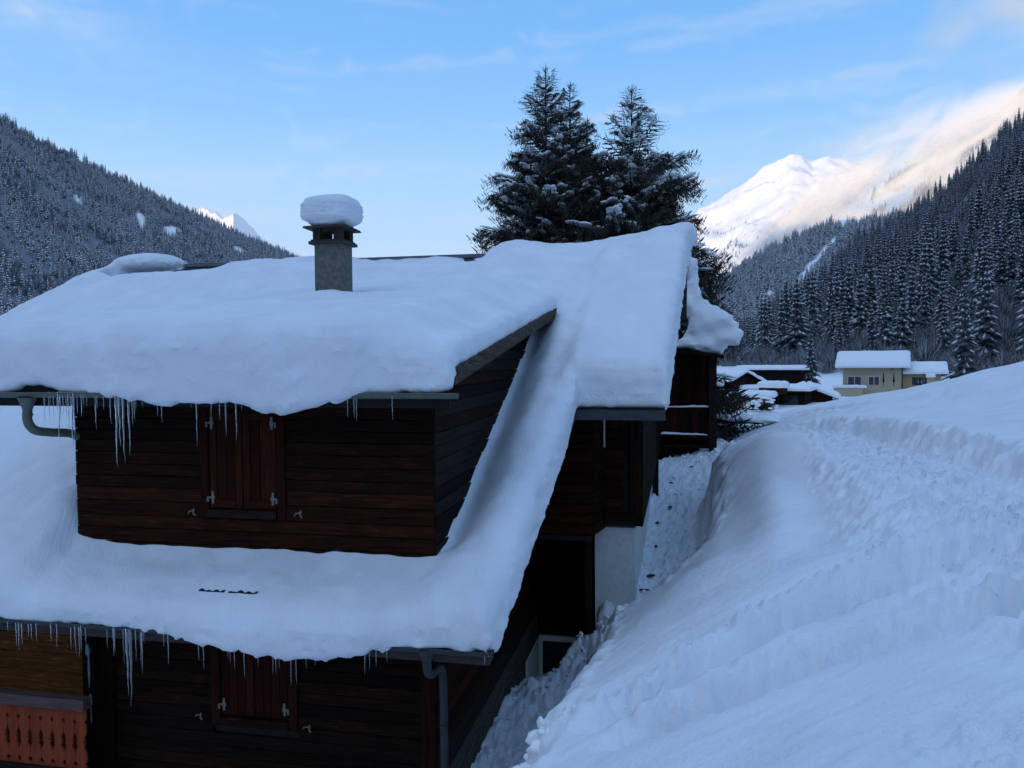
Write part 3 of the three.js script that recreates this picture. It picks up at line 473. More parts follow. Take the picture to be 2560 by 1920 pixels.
const cellar = put('cellar_window', merge([box(-2.94, -1.0, -16.62, -1.85, -0.9, -16.5), box(-2.94, -2.2, -16.62, -2.87, -1.002, -16.5)]), M.white, chalet);
put('opening', box(-2.87, -2.2, -16.7, -1.85, -1.0, -16.58), M.glassDark, cellar);
put('far_wall', box(-12, -1.6, -24.5, -3.2, 1.5, -9.9), M.plain, chalet);
// balcony under the left end of the eaves
const balconyWall = put('balcony_wall', box(-12, -1.4, -9.95, -7.6, 1.8, -9.84), M.plain, chalet);
for (let i = 0; i < 9; i++) put('board', plank(4.4, 0.27, 0.03, 0.006, R() * 4, R() * 2), M.ply, balconyWall, [-12, -0.6 + i * 0.276, -9.84]);
put('post', merge([box(-7.93, -1.4, -9.5, -7.75, 1.62, -9.3), box(-7.74, -1.4, -9.62, -7.56, 1.62, -9.42)]), M.black[2], chalet);
const railing = put('railing', merge([box(-11.6, 0.44, -9.02, -7.58, 0.585, -8.88)]), M.handrail, chalet);
put('lower_rail', box(-11.6, -0.52, -9.0, -7.58, -0.36, -8.9), M.greyDark, railing);
for (let i = 0; i < 17; i++) {
  const w = 0.083, edge = [[-0.40, 0], [-0.335, 0], [-0.295, 0.034], [-0.255, 0], [-0.16, 0.002], [-0.115, 0.012], [-0.09, 0.034], [-0.055, 0.04], [-0.03, 0.026], [-0.012, 0.022], [-0.006, 0.05], [0.006, 0.05], [0.012, 0.022], [0.03, 0.03], [0.055, 0.034], [0.08, 0.022], [0.12, 0.004], [0.2, 0.002], [0.225, 0], [0.265, 0.032], [0.305, 0], [0.44, 0]];
  const pts = [...edge.map(([y, n]) => [w - n, y]), ...edge.slice().reverse().map(([y, n]) => [n - w, y])];
  const g = extrude(pts, 0.022, 0.003); const uv = g.attributes.uv; for (let k = 0; k < uv.count; k++) uv.setXY(k, uv.getY(k) + i, uv.getX(k) + i * 0.37);
  put('railing_board', g, pick(M.rail), railing, [-7.68 - i * 0.1725, 0, -8.965]);
}
put('balcony_floor', box(-11.6, -0.75, -10.6, -7.56, -0.6, -8.9), M.black[0], chalet);
// chimney
const chim = put('chimney', box(-6.65, 5.6, -14.4, -6.12, 7.09, -13.9), M.concrete, chalet);
put('collar', merge([box(-6.73, 7.09, -14.48, -6.04, 7.145, -13.82), box(-6.70, 7.145, -14.45, -6.07, 7.175, -13.85)]), M.soot, chim);
for (const [x, z] of [[-6.67, -14.02], [-6.67, -14.44], [-6.25, -14.02], [-6.25, -14.44]]) put('pier', box(x, 7.175, z, x + 0.14, 7.39, z + 0.14), M.brickRed, chim);
put('pier', box(-6.47, 7.175, -14.44, -6.41, 7.39, -14.34), M.soot, chim);
put('cap_slab', block([[-6.82, 7.385, 13.76], [-5.98, 7.40, 13.76], [-5.98, 7.37, 14.54], [-6.82, 7.37, 14.54]], [[-6.8, 7.42, 13.78], [-6.0, 7.435, 13.78], [-6.0, 7.41, 14.52], [-6.8, 7.41, 14.52]]), M.soot, chim);
// bare tile edges that show through the snow of the lower roof
for (const [x0, x1, y] of [[-5.76, -5.42, 1.0], [-5.36, -4.98, 1.0]]) {
  const pts = []; for (let i = 0; i <= 24; i++) { const t = i / 24; pts.push([lerp(x0, x1, t), (0.008 + 0.014 * (0.5 + n2(t * 3, x0))) * Math.abs(Math.sin(t * 11)) - 0.008]); } for (let i = 24; i >= 0; i--) pts.push([lerp(x0, x1, i / 24), -0.02]);
  const g = extrude(pts, 0.1); g.rotateX(-0.43); g.translate(0, mainY(8.88) + 0.325, -8.8); put('tile_edge', g, M.plain, chalet);
}
{ const b = new THREE.Vector3(-6, -1.4, -15); chalet.position.copy(b); for (const c of chalet.children) c.position.sub(b); }

// ---------------------------------------------------------------- snow on the roofs
const ridgeT = table([-17.2, 0.3, -16.4, 0.35, -15.9, 0.3, -15.2, 0.02, -14.6, -0.02, -13.9, 0.02, -13.2, 0.12, -11, 0.17, -9.4, 0.15, -8.6, 0.04, -7.4, 0.04, -6.9, 0.07, -6.2, 0.06, -5.75, -0.02, -5.45, 0.0, -5.2, 0.2, -4.9, 0.36, -4.5, 0.43, -4, 0.38, -3.5, 0.28, -2.8, 0.25, -2.2, 0.31, -1.2, 0.47, -0.4, 0.62, 0.1, 0.66, 0.5, 0.5]);
const droop = table([-9.2, -0.02, -8.55, 0.0, -8.4, -0.07, -8.1, -0.08, -7.8, -0.03, -7.3, 0, -7, 0.02, -6.6, 0.06, -6.2, 0.12, -5.9, 0.08, -5.5, 0.09, -5.2, 0.11, -4.9, 0.2, -4.6, 0.24, -4.3, 0.13, -4, 0.08, -3.5, 0, -3, -0.015, -2.4, -0.015]);
const sag = table([-12, 0, -8.5, 0, -6.3, 0, -5.7, 0.06, -5.0, 0.1, -4.4, 0.15, -4.0, 0.13, -3.5, 0.05, -3.0, 0.0, -2.2, 0.0]);
function rounded(d, h, lo, T, r, rb = 0.09) {
  if (T - lo < 0.07) return Math.max(d, h - T);
  r = Math.min(h < (T + lo) / 2 ? rb : r, (T - lo) * 0.48); const qx = d + r, qy = Math.abs(h - (T + lo) / 2) - ((T - lo) / 2 - r);
  return Math.hypot(Math.max(qx, 0), Math.max(qy, 0)) + Math.min(Math.max(qx, qy), 0) - r;
}
function roofSnow(x, y, z) {
  const Z = -z, wob = 0.05 * fbm2(x * 0.6 + 4, Z * 0.6, 3) + 0.012 * n2(x * 2.6, Z * 2.6);
  const ragged = 0.022 * n3(x * 5, y * 5, z * 5) + 0.012 * n3(x * 13, y * 13, z * 13), strata = 0.02 * n2(y * 9 + 3, x * 0.5 + Z * 0.5);
  // big roof
  const dA = Math.max(x - vergeA(Z) - 0.05, -16.9 - x, 8.46 - 0.1 * sstep(0.0, 0.1, sag(x)) - Z, Z - 25.2), dB = Math.max(x - vergeB(Z) - 0.05, -3 - x, 13.74 - Z, Z - 25.2), d = smin(dA, dB, 0.12);
  const scoop = sstep(-3.15, -2.9, x) * sstep(9.2, 10, Z) * sstep(18.5, 16, Z), front = sstep(-8.4, -8.0, x) * sstep(-2.7, -3.2, x) * sstep(10.2, 9.2, Z);
  let T = 0.52; T = lerp(T, lerp(0.2, 0.58, sstep(-3.0, -2.3, x)), scoop); T = lerp(T, 0.34 + 0.05 * sstep(9.4, 8.8, Z), front); T = lerp(T, 0.76, sstep(-2.15, -1.75, x) * sstep(13, 14, Z));
  T += 0.25 * Math.exp(-(((x + 8.6) / 0.5) ** 2) - ((Z - 9.8) / 0.7) ** 2) + 0.12 * Math.exp(-(((x + 9.4) / 0.9) ** 2) - ((Z - 8.9) / 0.5) ** 2);
  T = lerp(T, ridgeT(x), sstep(19.6, 21.8, Z));
  const bare = sstep(-0.15, 0.2, Z - table([-17, 22.5, -16.4, 20.4, -15.6, 19.9, -15.1, 20.5, -14.6, 21.1, -13.8, 21.6, -12.8, 22.4])(x)) * sstep(-16.7, -16.2, x) * sstep(-12.9, -13.4, x);
  T = lerp(T + wob, -0.05, bare);
  const wingX = sstep(-2.0, -1.6, x), side = Math.max(x - vergeA(Z) - (Z > 13.7 ? 9 : 0), x - vergeB(Z)), frontEdge = x > vergeA(13.8) ? 13.74 : 8.46;
  const lo = -0.05 + 0.1 * sstep(frontEdge + 0.25, frontEdge + 0.05, Z) - (sag(x) + 0.025 * n2(x * 3, 1) + 0.03 * n2(x * 8, 3)) * sstep(8.75, 8.5, Z) - (0.12 + 0.03 * n2(Z * 2.3, 5)) * sstep(-0.18, -0.06, side) * sstep(frontEdge + 0.1, frontEdge + 0.45, Z) * (x > -3 ? 1 : 0);
  let s = rounded(d + ragged + strata, (y - mainY(Z)) * 0.91, lo, T, wingX > 0.5 && Z > 13 ? 0.22 : 0.3);
  // dormer
  const over = sstep(-0.03, 0.07, droop(x)), dD = Math.max(x + 2.56, -9.25 - x, 8.82 - 0.13 * over - Z - 0.03 * n2(x * 0.9, 7), Z - 19.5);
  let TD = 0.62 + wob - 0.34 * Math.exp(-(((x + 7.35) / 0.75) ** 2) - ((Z - 14.2) / 0.7) ** 2) - 0.5 * Math.exp(-(((x + 5.75) / 0.3) ** 2) - ((Z - 14.2) / 0.35) ** 2) + 0.1 * Math.exp(-(((x + 6.2) / 0.5) ** 2) - ((Z - 13.3) / 0.5) ** 2) ;
  TD -= 0.3 * sstep(1.2, 0, -2.58 - x);
  const lo2 = -0.03 - (0.24 + droop(x) + 0.025 * n2(x * 3.1, 4) + 0.02 * n2(x * 8.3, 2)) * sstep(9.2, 8.95, Z);
  const s2 = rounded(dD + ragged + strata * 0.6, (y - dormY(Z)) * 0.985, lo2, TD, 0.36);
  s = smin(s, s2, 0.32);
  // pillow on the far end of the ridge
  const e = Math.hypot((x + 15.95 + 0.12 * (Z - 21.9)) / 1.2, (y - 7.86) / 0.36, (Z - 21.95) / 0.85); s = smin(s, (e - 1) * 0.36 + ragged * 0.6, 0.16);
  const b = Math.hypot((x - 0.12) / 0.3, (y - 8.13) / 0.33, (Z - 21.7) / 0.7); s = smin(s, (b - 1) * 0.3 + ragged * 0.4, 0.2);
  return s;
}
{
  const g = surfaceNets([-17.6, 1.35, -23.2], [1.2, 8.9, -8.2], 0.06, roofSnow, 1.6);
  tag(put('roof_snow', g, snowMat), 'thick smooth snow blanket covering the chalet roof from ridge to eaves', 'snow', null, 'thing');
}
{
  const f = (x, y, z) => {
    const dx = x + 6.4, dz = z + 14.15, w = lerp(0.36, 0.5, sstep(7.43, 7.6, y)) - 0.02 * sstep(7.8, 8.0, y), r = 0.24, qx = Math.abs(dx) - w + r, qz = Math.abs(dz) - w * 0.92 + r;
    const d = Math.hypot(Math.max(qx, 0), Math.max(qz, 0)) + Math.min(Math.max(qx, qz), 0) - r + 0.02 * n2(y * 14, dx) + 0.015 * n3(x * 7, y * 7, z * 7);
    return rounded(d, y - 7.42, 0, 0.58 + 0.03 * dx - 0.12 * (dx * dx + dz * dz), 0.17);
  };
  tag(put('chimney_snow_cap', surfaceNets([-7.1, 7.35, -14.8], [-5.7, 8.2, -13.5], 0.025, f), snowMat), 'tall rounded cap of snow sitting on the chimney', 'snow', null, 'thing');
}

// ---------------------------------------------------------------- the lean-to at the back with its overhanging snow
const shed = thing('lean_to', 'dark boarded lean-to with snow-lined rails behind the chalet', 'shed', [0.2, 1.5, -28]);
{
  const back = put('back_wall', box(-1.1, 0, -0.75, 0.85, 3.75, -0.68), M.plain, shed);
  for (let i = 0; i < 11; i++) put('board', board(3.7 - i * 0.03, 0.165, 0.03, 0.005, R() * 4, R() * 2), pick(i % 3 ? M.black : M.red), back, [-1.05 + i * 0.17, 0.05, -0.68]);
  put('post', box(0.72, 0, -0.14, 0.97, 3.45, 0.1), M.greyDark, shed); put('post', box(-1.05, 0, -0.1, -0.93, 3.7, 0.05), M.greyDark, shed);
  for (const [y, h] of [[1.62, 0.1], [0.62, 0.16], [0.3, 0.12]]) { const r = put('rail', box(-0.93, y, -0.1, 0.72, y + h, -0.02), M.black[1], shed); if (y > 0.5) put('rail_snow', snowSlab(1.6, 0.12, 0.05, y).translate(-0.1, y + h + 0.012, -0.06), plainSnow, r); }
  const low = put('side_wall', box(-0.93, 0.74, -0.66, 0.72, 1.6, -0.6), M.plain, shed);
  for (let i = 0; i < 9; i++) put('board', board(0.86, 0.175, 0.03, 0.005, R() * 4, R() * 2), pick(i % 2 ? M.black : M.red), low, [-0.92 + i * 0.182, 0.74, -0.12]);
  put('roof', block([[-1.3, 3.72, 0.5], [1.18, 3.36, 0.5], [1.18, 3.36, 2.6], [-1.3, 3.72, 2.6]].map(([x, y, Z]) => [x, y, Z - 1.0]), [[-1.3, 3.82, 0.5], [1.18, 3.46, 0.5], [1.18, 3.46, 2.6], [-1.3, 3.82, 2.6]].map(([x, y, Z]) => [x, y, Z - 1.0])), M.black[0], shed);
}
{
  const poly = [[-0.2, 5.28], [0.6, 5.16], [1.32, 5.0], [1.5, 5.34], [1.86, 5.34], [2.02, 5.68], [1.66, 6.26], [1.1, 6.6], [0.7, 6.86], [0.54, 7.3], [0.5, 8.2], [0.1, 8.4], [0.02, 7.2], [0.0, 6.75], [0.3, 6.2], [0.22, 5.7], [-0.05, 5.42]];
  const polySd = (px, py) => { let d = 1e9, s = 1; for (let i = 0, j = poly.length - 1; i < poly.length; j = i++) { const [ax, ay] = poly[i], [bx, by] = poly[j], ex = bx - ax, ey = by - ay, wx = px - ax, wy = py - ay, t = clamp((wx * ex + wy * ey) / (ex * ex + ey * ey), 0, 1); d = Math.min(d, (wx - ex * t) ** 2 + (wy - ey * t) ** 2); const c1 = py >= ay, c2 = py < by, c3 = ex * wy > ey * wx; if ((c1 && c2 && c3) || (!c1 && !c2 && !c3)) s = -s; } return s * Math.sqrt(d); };
  const f = (x, y, z) => { const a = polySd(x, y) + 0.26 + 0.05 * n2(y * 5, x * 2) + 0.03 * n3(x * 6, y * 6, z * 6), b = Math.abs(z + 28.7) - 0.95 + 0.34 + 0.12 * n2(x * 1.2, y * 1.2); return Math.hypot(Math.max(a, 0), Math.max(b, 0)) + Math.min(Math.max(a, b), 0) - 0.3; };
  tag(put('overhanging_snow', surfaceNets([-0.8, 4.8, -30], [2.5, 8.5, -27.4], 0.06, f), snowMat), 'bulging overhang of snow curling off the lean-to roof', 'snow', null, 'thing');
}

// ---------------------------------------------------------------- trees
const needle = [0, 1, 2].map((i) => new THREE.MeshStandardMaterial({ color: [new THREE.Color(0.018, 0.019, 0.011), new THREE.Color(0.026, 0.024, 0.013), new THREE.Color(0.016, 0.018, 0.012)][i], roughness: 0.9, side: THREE.DoubleSide }));
const barkMat = new THREE.MeshStandardMaterial({ map: blotch(31, sc(52, 42, 36), sc(84, 70, 60)), roughness: 0.95 });
const coneMat = new THREE.MeshStandardMaterial({ color: new THREE.Color(0.085, 0.045, 0.024), roughness: 0.9 });
// growing list of triangles
class Tris {
  constructor() { this.p = []; this.c = []; }
  tri(a, b, c, col) { this.p.push(...a, ...b, ...c); if (col) this.c.push(...col, ...col, ...col); }
  spindle(a, b, r, col, sides = 3) {   // needle-clad twig: widest near its foot, pointed at its tip
    const ax = new THREE.Vector3(b[0] - a[0], b[1] - a[1], b[2] - a[2]), L = ax.length(); ax.divideScalar(L || 1);
    const u = new THREE.Vector3(ax.y, -ax.x, 0.3).cross(ax).normalize(), v = ax.clone().cross(u), m = [a[0] + ax.x * L * 0.35, a[1] + ax.y * L * 0.35, a[2] + ax.z * L * 0.35], ring = [];
    for (let i = 0; i < sides; i++) { const t = i / sides * 2 * Math.PI; ring.push([m[0] + r * (u.x * Math.cos(t) + v.x * Math.sin(t)), m[1] + r * (u.y * Math.cos(t) + v.y * Math.sin(t)), m[2] + r * (u.z * Math.cos(t) + v.z * Math.sin(t))]); }
    for (let i = 0; i < sides; i++) { const q = ring[i], w = ring[(i + 1) % sides]; this.tri(a, w, q, col); this.tri(b, q, w, col); }
  }
  blob(x, y, z, rx, ry, rz, seed, detail = 1) {
    const g = new THREE.IcosahedronGeometry(1, detail), p = g.attributes.position;
    for (let i = 0; i < p.count; i++) { const a = p.getX(i), b = p.getY(i), c = p.getZ(i), k = 1 + 0.28 * n3(a * 1.4 + seed, b * 1.4, c * 1.4 - seed); p.setXYZ(i, x + a * rx * k, y + (b < 0 ? b * 0.45 : b) * ry * k, z + c * rz * k); }
    for (let i = 0; i < p.count; i += 3) this.tri([p.getX(i), p.getY(i), p.getZ(i)], [p.getX(i + 1), p.getY(i + 1), p.getZ(i + 1)], [p.getX(i + 2), p.getY(i + 2), p.getZ(i + 2)]);
  }
  build(smooth) {
    let g = new THREE.BufferGeometry(); g.setAttribute('position', new THREE.Float32BufferAttribute(this.p, 3)); if (this.c.length) g.setAttribute('color', new THREE.Float32BufferAttribute(this.c, 3));
    if (smooth) g = mergeVertices(g, 1e-4);
    g.computeVertexNormals(); return g;
  }
}
// a spruce bough one metre long: needles, the snow on it, the cones under it
const lie = (t, up) => -0.42 * t + (up + 0.06) * t * t;
function makeBough(seed, snowy, cones, up, sparse = false, fine = 1) {
  const r = rng(seed), B = new Tris(), S = new Tris(), C = new Tris();
  for (let i = 0; i < 7; i++) { const t = i / 7, s = (i + 1.6) / 7; B.spindle([t, lie(t, up), 0], [Math.min(1.04, s), lie(Math.min(1.04, s), up), 0], 0.026 - 0.014 * t, null, 4); }
  const N = sparse ? 12 : Math.round(34 * fine); for (let i = 0; i < N; i++) {
    const t = 0.08 + 0.9 * (i / N) + 0.02 * r(), side = i % 2 ? 1 : -1, L = (0.10 + 0.36 * Math.sin(Math.PI * Math.min(1, (1.1 - t) * 1.05)) * (0.6 + 0.5 * r())) * (t > 0.9 ? 0.6 : 1), fwd = 0.5 + 0.3 * r(), drop = (fine > 1 ? 0.35 : 0.2) + (fine > 1 ? 0.6 : 0.35) * r();
    const a = [t, lie(t, up), 0], b = [t + L * fwd, lie(t, up) - L * drop, side * L * (0.8 + 0.2 * r())]; B.spindle(a, b, sparse ? 0.022 : 0.015 / fine);
    const k = sparse ? 2 : 4 + Math.floor(L * 10 * fine);
    for (let j = 1; j <= k; j++) {   // hanging twiglets
      const f = j / (k + 0.4), q = [lerp(a[0], b[0], f), lerp(a[1], b[1], f), lerp(a[2], b[2], f)], h = ((sparse ? -0.04 : 0.06) + (sparse ? 0.05 : 0.15) * r()) / (fine * 1.1); B.spindle(q, [q[0] + 0.05 * (r() - 0.2), q[1] - h, q[2] + 0.06 * (r() - 0.5)], 0.0105 / fine);
    }
    if (t > 0.6 || sparse) B.spindle(b, [b[0] + 0.07, b[1] + 0.055, b[2] + side * 0.03], 0.010);
    if (cones && r() < 0.5) { const q = [lerp(a[0], b[0], 0.7), lerp(a[1], b[1], 0.7) - 0.02, lerp(a[2], b[2], 0.7)]; C.spindle(q, [q[0], q[1] - 0.07 - 0.02 * r(), q[2]], 0.013, null, 5); }
    if (snowy && r() < (fine > 1 ? 0.1 : 0.2) * snowy) S.blob(lerp(a[0], b[0], 0.6), lerp(a[1], b[1], 0.6) + 0.012, lerp(a[2], b[2], 0.6), (0.06 + 0.045 * r()) / Math.sqrt(fine), (0.026 + 0.02 * r()) / Math.sqrt(fine), (0.055 + 0.04 * r()) / Math.sqrt(fine), seed + i);
  }
  if (snowy) for (let i = 0; i < 3.2 * snowy * fine; i++) { const t = 0.3 + 0.68 * r(); S.blob(t, lie(t, up) + 0.03, 0.12 * (r() - 0.5), (0.09 + 0.1 * r()) / Math.sqrt(fine), (0.032 + 0.036 * r()) / Math.pow(fine, 0.7), (0.07 + 0.07 * r()) / Math.pow(fine, 0.7), seed * 3 + i); }
  return { bough: B.build(), snow: snowy ? S.build(true) : null, cones: cones ? C.build() : null };
}
const BOUGHS = [makeBough(101, 1.3, 0, 0.22), makeBough(102, 0.9, 1, 0.16), makeBough(103, 0.25, 1, 0.2), makeBough(104, 1.7, 0, 0.12), makeBough(105, 0, 1, 0.3), makeBough(106, 0.6, 0, 0.3), makeBough(107, 0.5, 0, 0.62, true), makeBough(108, 0, 0, 0.75, true), makeBough(111, 1.9, 1, 0.24, false, 2.0), makeBough(112, 0.7, 1, 0.18, false, 2.0), makeBough(113, 0, 1, 0.27, false, 2.0), makeBough(114, 3.0, 0, 0.16, false, 2.0)];
function grandSpruce(label, x, y, z, H, reach, seed, gaps = 1) {
  const t = thing('spruce', label, 'tree', [x, y, z], 0), r = rng(seed), q = new THREE.Quaternion(), e = new THREE.Euler(), m = new THREE.Matrix4();
  put('trunk', (() => { const g = new THREE.CylinderGeometry(0.012, 0.14 + H * 0.01, H, 10, 12); g.translate(0, H / 2, 0); return g; })(), barkMat, t);
  const sets = BOUGHS.map(() => []);
  let h = 0.5;
  while (h < H - 0.15) {
    const f = h / H, n = f > 0.9 ? 4 : f > 0.75 ? 6 : 8, a0 = r() * 6.28;
    for (let i = 0; i < n; i++) {
      if (r() > gaps * 0.93) continue;
      const L = Math.max(0.22, (reach * Math.pow(1 - f, 0.74) * (f < 0.12 ? 0.8 : 1) + 0.12) * (0.6 + 0.5 * r() + (r() < 0.12 ? 0.25 : 0))), pitch = lerp(-0.12, 0.75, Math.pow(f, 2.2)) + 0.25 * (r() - 0.5);
      e.set(0.3 * (r() - 0.5), a0 + i / n * 6.283 + 0.5 * (r() - 0.5), pitch, 'YZX'); q.setFromEuler(e); const w = L * (0.85 + 0.3 * r());
      m.compose(new THREE.Vector3(0, h + 0.25 * (r() - 0.5), 0), q, new THREE.Vector3(L, Math.max(L, 0.55) * 0.95, w));
      sets[L > 1.9 ? [8, 9, 10, 11, 9, 8, 10, 9][Math.floor(r() * 8)] : f > 0.8 && r() < 0.75 ? (r() < 0.6 ? 6 : 7) : r() < 0.24 && f > 0.12 ? (r() < 0.5 ? 0 : 3) : [1, 2, 4, 5, 2, 1][Math.floor(r() * 6)]].push(m.clone());
    }
    h += lerp(0.36, 0.32, f) * (0.8 + 0.4 * r());
  }
  for (let i = 0; i < H * 9; i++) {   // short inner growth that hides the stem
    const h2 = 0.5 + (H - 0.9) * r(), f = h2 / H, L = 0.35 + 0.45 * (1 - f); e.set(0.5 * (r() - 0.5), r() * 6.28, 0.1 + 0.5 * f + 0.4 * (r() - 0.5), 'YZX'); q.setFromEuler(e); m.compose(new THREE.Vector3(0, h2, 0), q, new THREE.Vector3(L, L * 1.1, L)); sets[[2, 4, 1][i % 3]].push(m.clone());
  }
  sets.forEach((list, k) => {
    if (!list.length) return;
    for (const [part, name, mat] of [['bough', 'crown', needle[k % 3]], ['snow', 'snow_clumps', plainSnow], ['cones', 'cones', coneMat]]) {
      const geo = BOUGHS[k][part]; if (!geo) continue;
      const im = new THREE.InstancedMesh(geo, mat, list.length); list.forEach((a, i) => im.setMatrixAt(i, a)); im.name = name; im.castShadow = im.receiveShadow = true; im.userData.kind = 'stuff'; t.add(im);
    }
  });
  // leader
  const L = new Tris(); L.spindle([0, H - 0.6, 0], [0.02, H + 0.25, 0.02], 0.03, null, 5); for (let i = 0; i < 6; i++) { const a = i * 1.05; L.spindle([0, H - 0.12 - 0.03 * i, 0], [0.2 * Math.cos(a), H + 0.06, 0.2 * Math.sin(a)], 0.018); }
  put('leader', L.build(), needle[1], t);
  return t;
}
grandSpruce('tallest spruce behind the chalet ridge, its top standing highest against the sky', -5.45, 0.6, -33, 16.2, 4.7, 1);
grandSpruce('slim spruce close beside the tallest one, its thin tip just lower', -4.5, 0.6, -33.4, 15.6, 3.4, 2);
grandSpruce('short-topped spruce in the gap between the two main tops behind the roof', -3.75, 0.6, -33.0, 14.0, 3.2, 3, 0.95);
grandSpruce('broad spruce whose snowy skirt shows past the lean-to and the chalet gable', -1.95, 0.6, -33, 15.1, 5.0, 4);

// mid-distance spruces: drooping boughs with snow along their tops
function forestSpruce(seed, tiers, per, snowShare) {
  const r = rng(seed), B = new Tris(), S = new Tris();
  for (let k = 0; k < tiers; k++) {
    const f = k / (tiers - 1), y0 = lerp(0.05, 0.97, f), R0 = lerp(0.2, 0.012, Math.pow(f, 0.9)) * (0.8 + 0.4 * r()), a0 = r() * 6.28;
    for (let i = 0; i < per; i++) {
      if (r() < 0.1) continue; const y = y0 + 0.11 * (r() - 0.5) * (1 - f);
      const a = a0 + (i + 0.5 * (r() - 0.5)) / per * 6.283, L = R0 * (0.7 + 0.5 * r()), w = 0.30 * L + 0.006, dx = Math.cos(a), dz = Math.sin(a), drop = lerp(0.85, 0.45, f) + 0.35 * (r() - 0.5);
      const P = (t, s, up) => [dx * L * t - dz * w * s, y - L * drop * t * (1 - 0.22 * t) + up, dz * L * t + dx * w * s];
      const b0 = P(0.05, 0, 0.006), l = P(0.55, 1, -0.012), rr = P(0.55, -1, -0.012), tip = P(1.05, 0, 0), mid = P(0.55, 0, 0.010);
      B.tri(b0, l, mid); B.tri(b0, mid, rr); B.tri(mid, l, tip); B.tri(mid, tip, rr); B.tri(l, b0, P(0.4, 0.5, -0.045)); B.tri(rr, P(0.4, -0.5, -0.045), b0);
      if (r() < snowShare) { const s = 0.14 + 0.26 * r(), t0 = 0.2 + 0.35 * r(), t1 = 0.75 + 0.3 * r(), c0 = P(t0, 0, 0.012), cl = P(0.62, s, 0.004), cr = P(0.62, -s, 0.004), ct = P(t1, 0, 0.008), cm = P(0.62, 0, 0.019); S.tri(c0, cl, cm); S.tri(c0, cm, cr); S.tri(cm, cl, ct); S.tri(cm, ct, cr); }
    }
  }
  B.spindle([0, 0.86, 0], [0, 1.02, 0], 0.006);
  return { bough: B.build(), snow: S.build() };
}
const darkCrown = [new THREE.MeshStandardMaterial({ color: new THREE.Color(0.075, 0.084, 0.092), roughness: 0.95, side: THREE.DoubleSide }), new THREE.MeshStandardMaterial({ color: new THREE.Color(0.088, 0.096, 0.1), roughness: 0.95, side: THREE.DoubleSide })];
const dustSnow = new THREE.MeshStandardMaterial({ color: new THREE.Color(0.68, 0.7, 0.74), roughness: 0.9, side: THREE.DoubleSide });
const FOREST = [0, 1, 2, 3, 4, 5].map((i) => forestSpruce(301 + i, 17, 8, [0.8, 0.9, 0.7, 0.85, 0.75, 0.95][i]));
const trunkGeo = (() => { const g = new THREE.CylinderGeometry(0.006, 0.014, 0.9, 6); g.translate(0, 0.4, 0); return g; })();
// far spruces: few faces, snow and needles told apart by vertex colour
function farSpruce(seed, share, tint) {
  const r = rng(seed), T = new Tris(), W = [0.84, 0.85, 0.88], D = tint;
  const tiers = 7, per = 6;
  for (let k = 0; k < tiers; k++) {
    const f = k / tiers, y = lerp(0.1, 0.95, f), R0 = lerp(0.17, 0.03, f), a0 = r() * 6.28;
    for (let i = 0; i < per; i++) {
      const a = a0 + (i + 0.4 * (r() - 0.5)) / per * 6.283, L = R0 * (0.75 + 0.45 * r()), w = 0.55 * L, dx = Math.cos(a), dz = Math.sin(a), drop = 0.75, P = (t, s, up) => [dx * L * t - dz * w * s, y - L * drop * t + up, dz * L * t + dx * w * s];
      const top = [0, y + 0.07, 0]; T.tri(top, P(0.7, 1, 0), P(1, 0, -0.01), D); T.tri(top, P(1, 0, -0.01), P(0.7, -1, 0), D);
      if (r() < share) { const s = 0.4 + 0.45 * r(); T.tri(P(0.25, 0, 0.05), P(0.72, s, 0.012), P(1, 0, 0.004), W); T.tri(P(0.25, 0, 0.05), P(1, 0, 0.004), P(0.72, -s, 0.012), W); }
    }
  }
  T.spindle([0, 0.85, 0], [0, 1.02, 0], 0.012, D); T.spindle([0, -0.1, 0], [0, 0.3, 0], 0.012, D);
  return T.build();
}
const farMat = new THREE.MeshStandardMaterial({ vertexColors: true, roughness: 0.95, side: THREE.DoubleSide });
const FAR = [0, 1, 2, 3].map((i) => farSpruce(401 + i, [0.7, 0.85, 0.95, 0.55][i], [[0.11, 0.117, 0.122], [0.1, 0.106, 0.11], [0.13, 0.134, 0.134], [0.09, 0.098, 0.1]][i]));
function wood_(name, label, places, geos, mat) {
  const lists = geos.map(() => []); const m = new THREE.Matrix4(), q = new THREE.Quaternion(), e = new THREE.Euler(), r = rng(places.length + 5);
  for (const [x, y, z, h, w] of places) { e.set(0, r() * 6.28, 0); q.setFromEuler(e); m.compose(new THREE.Vector3(x, y, z), q, new THREE.Vector3(h * w, h, h * w)); lists[Math.floor(r() * geos.length)].push(m.clone()); }
  const g = new THREE.Group(); g.name = numbered(name); tag(g, label, 'forest', null, 'stuff'); scene.add(g);
  lists.forEach((l, k) => { if (!l.length) return; const im = new THREE.InstancedMesh(geos[k], mat, l.length); l.forEach((a, i) => im.setMatrixAt(i, a)); im.name = 'trees'; im.userData.kind = 'stuff'; im.castShadow = im.receiveShadow = true; g.add(im); });
}
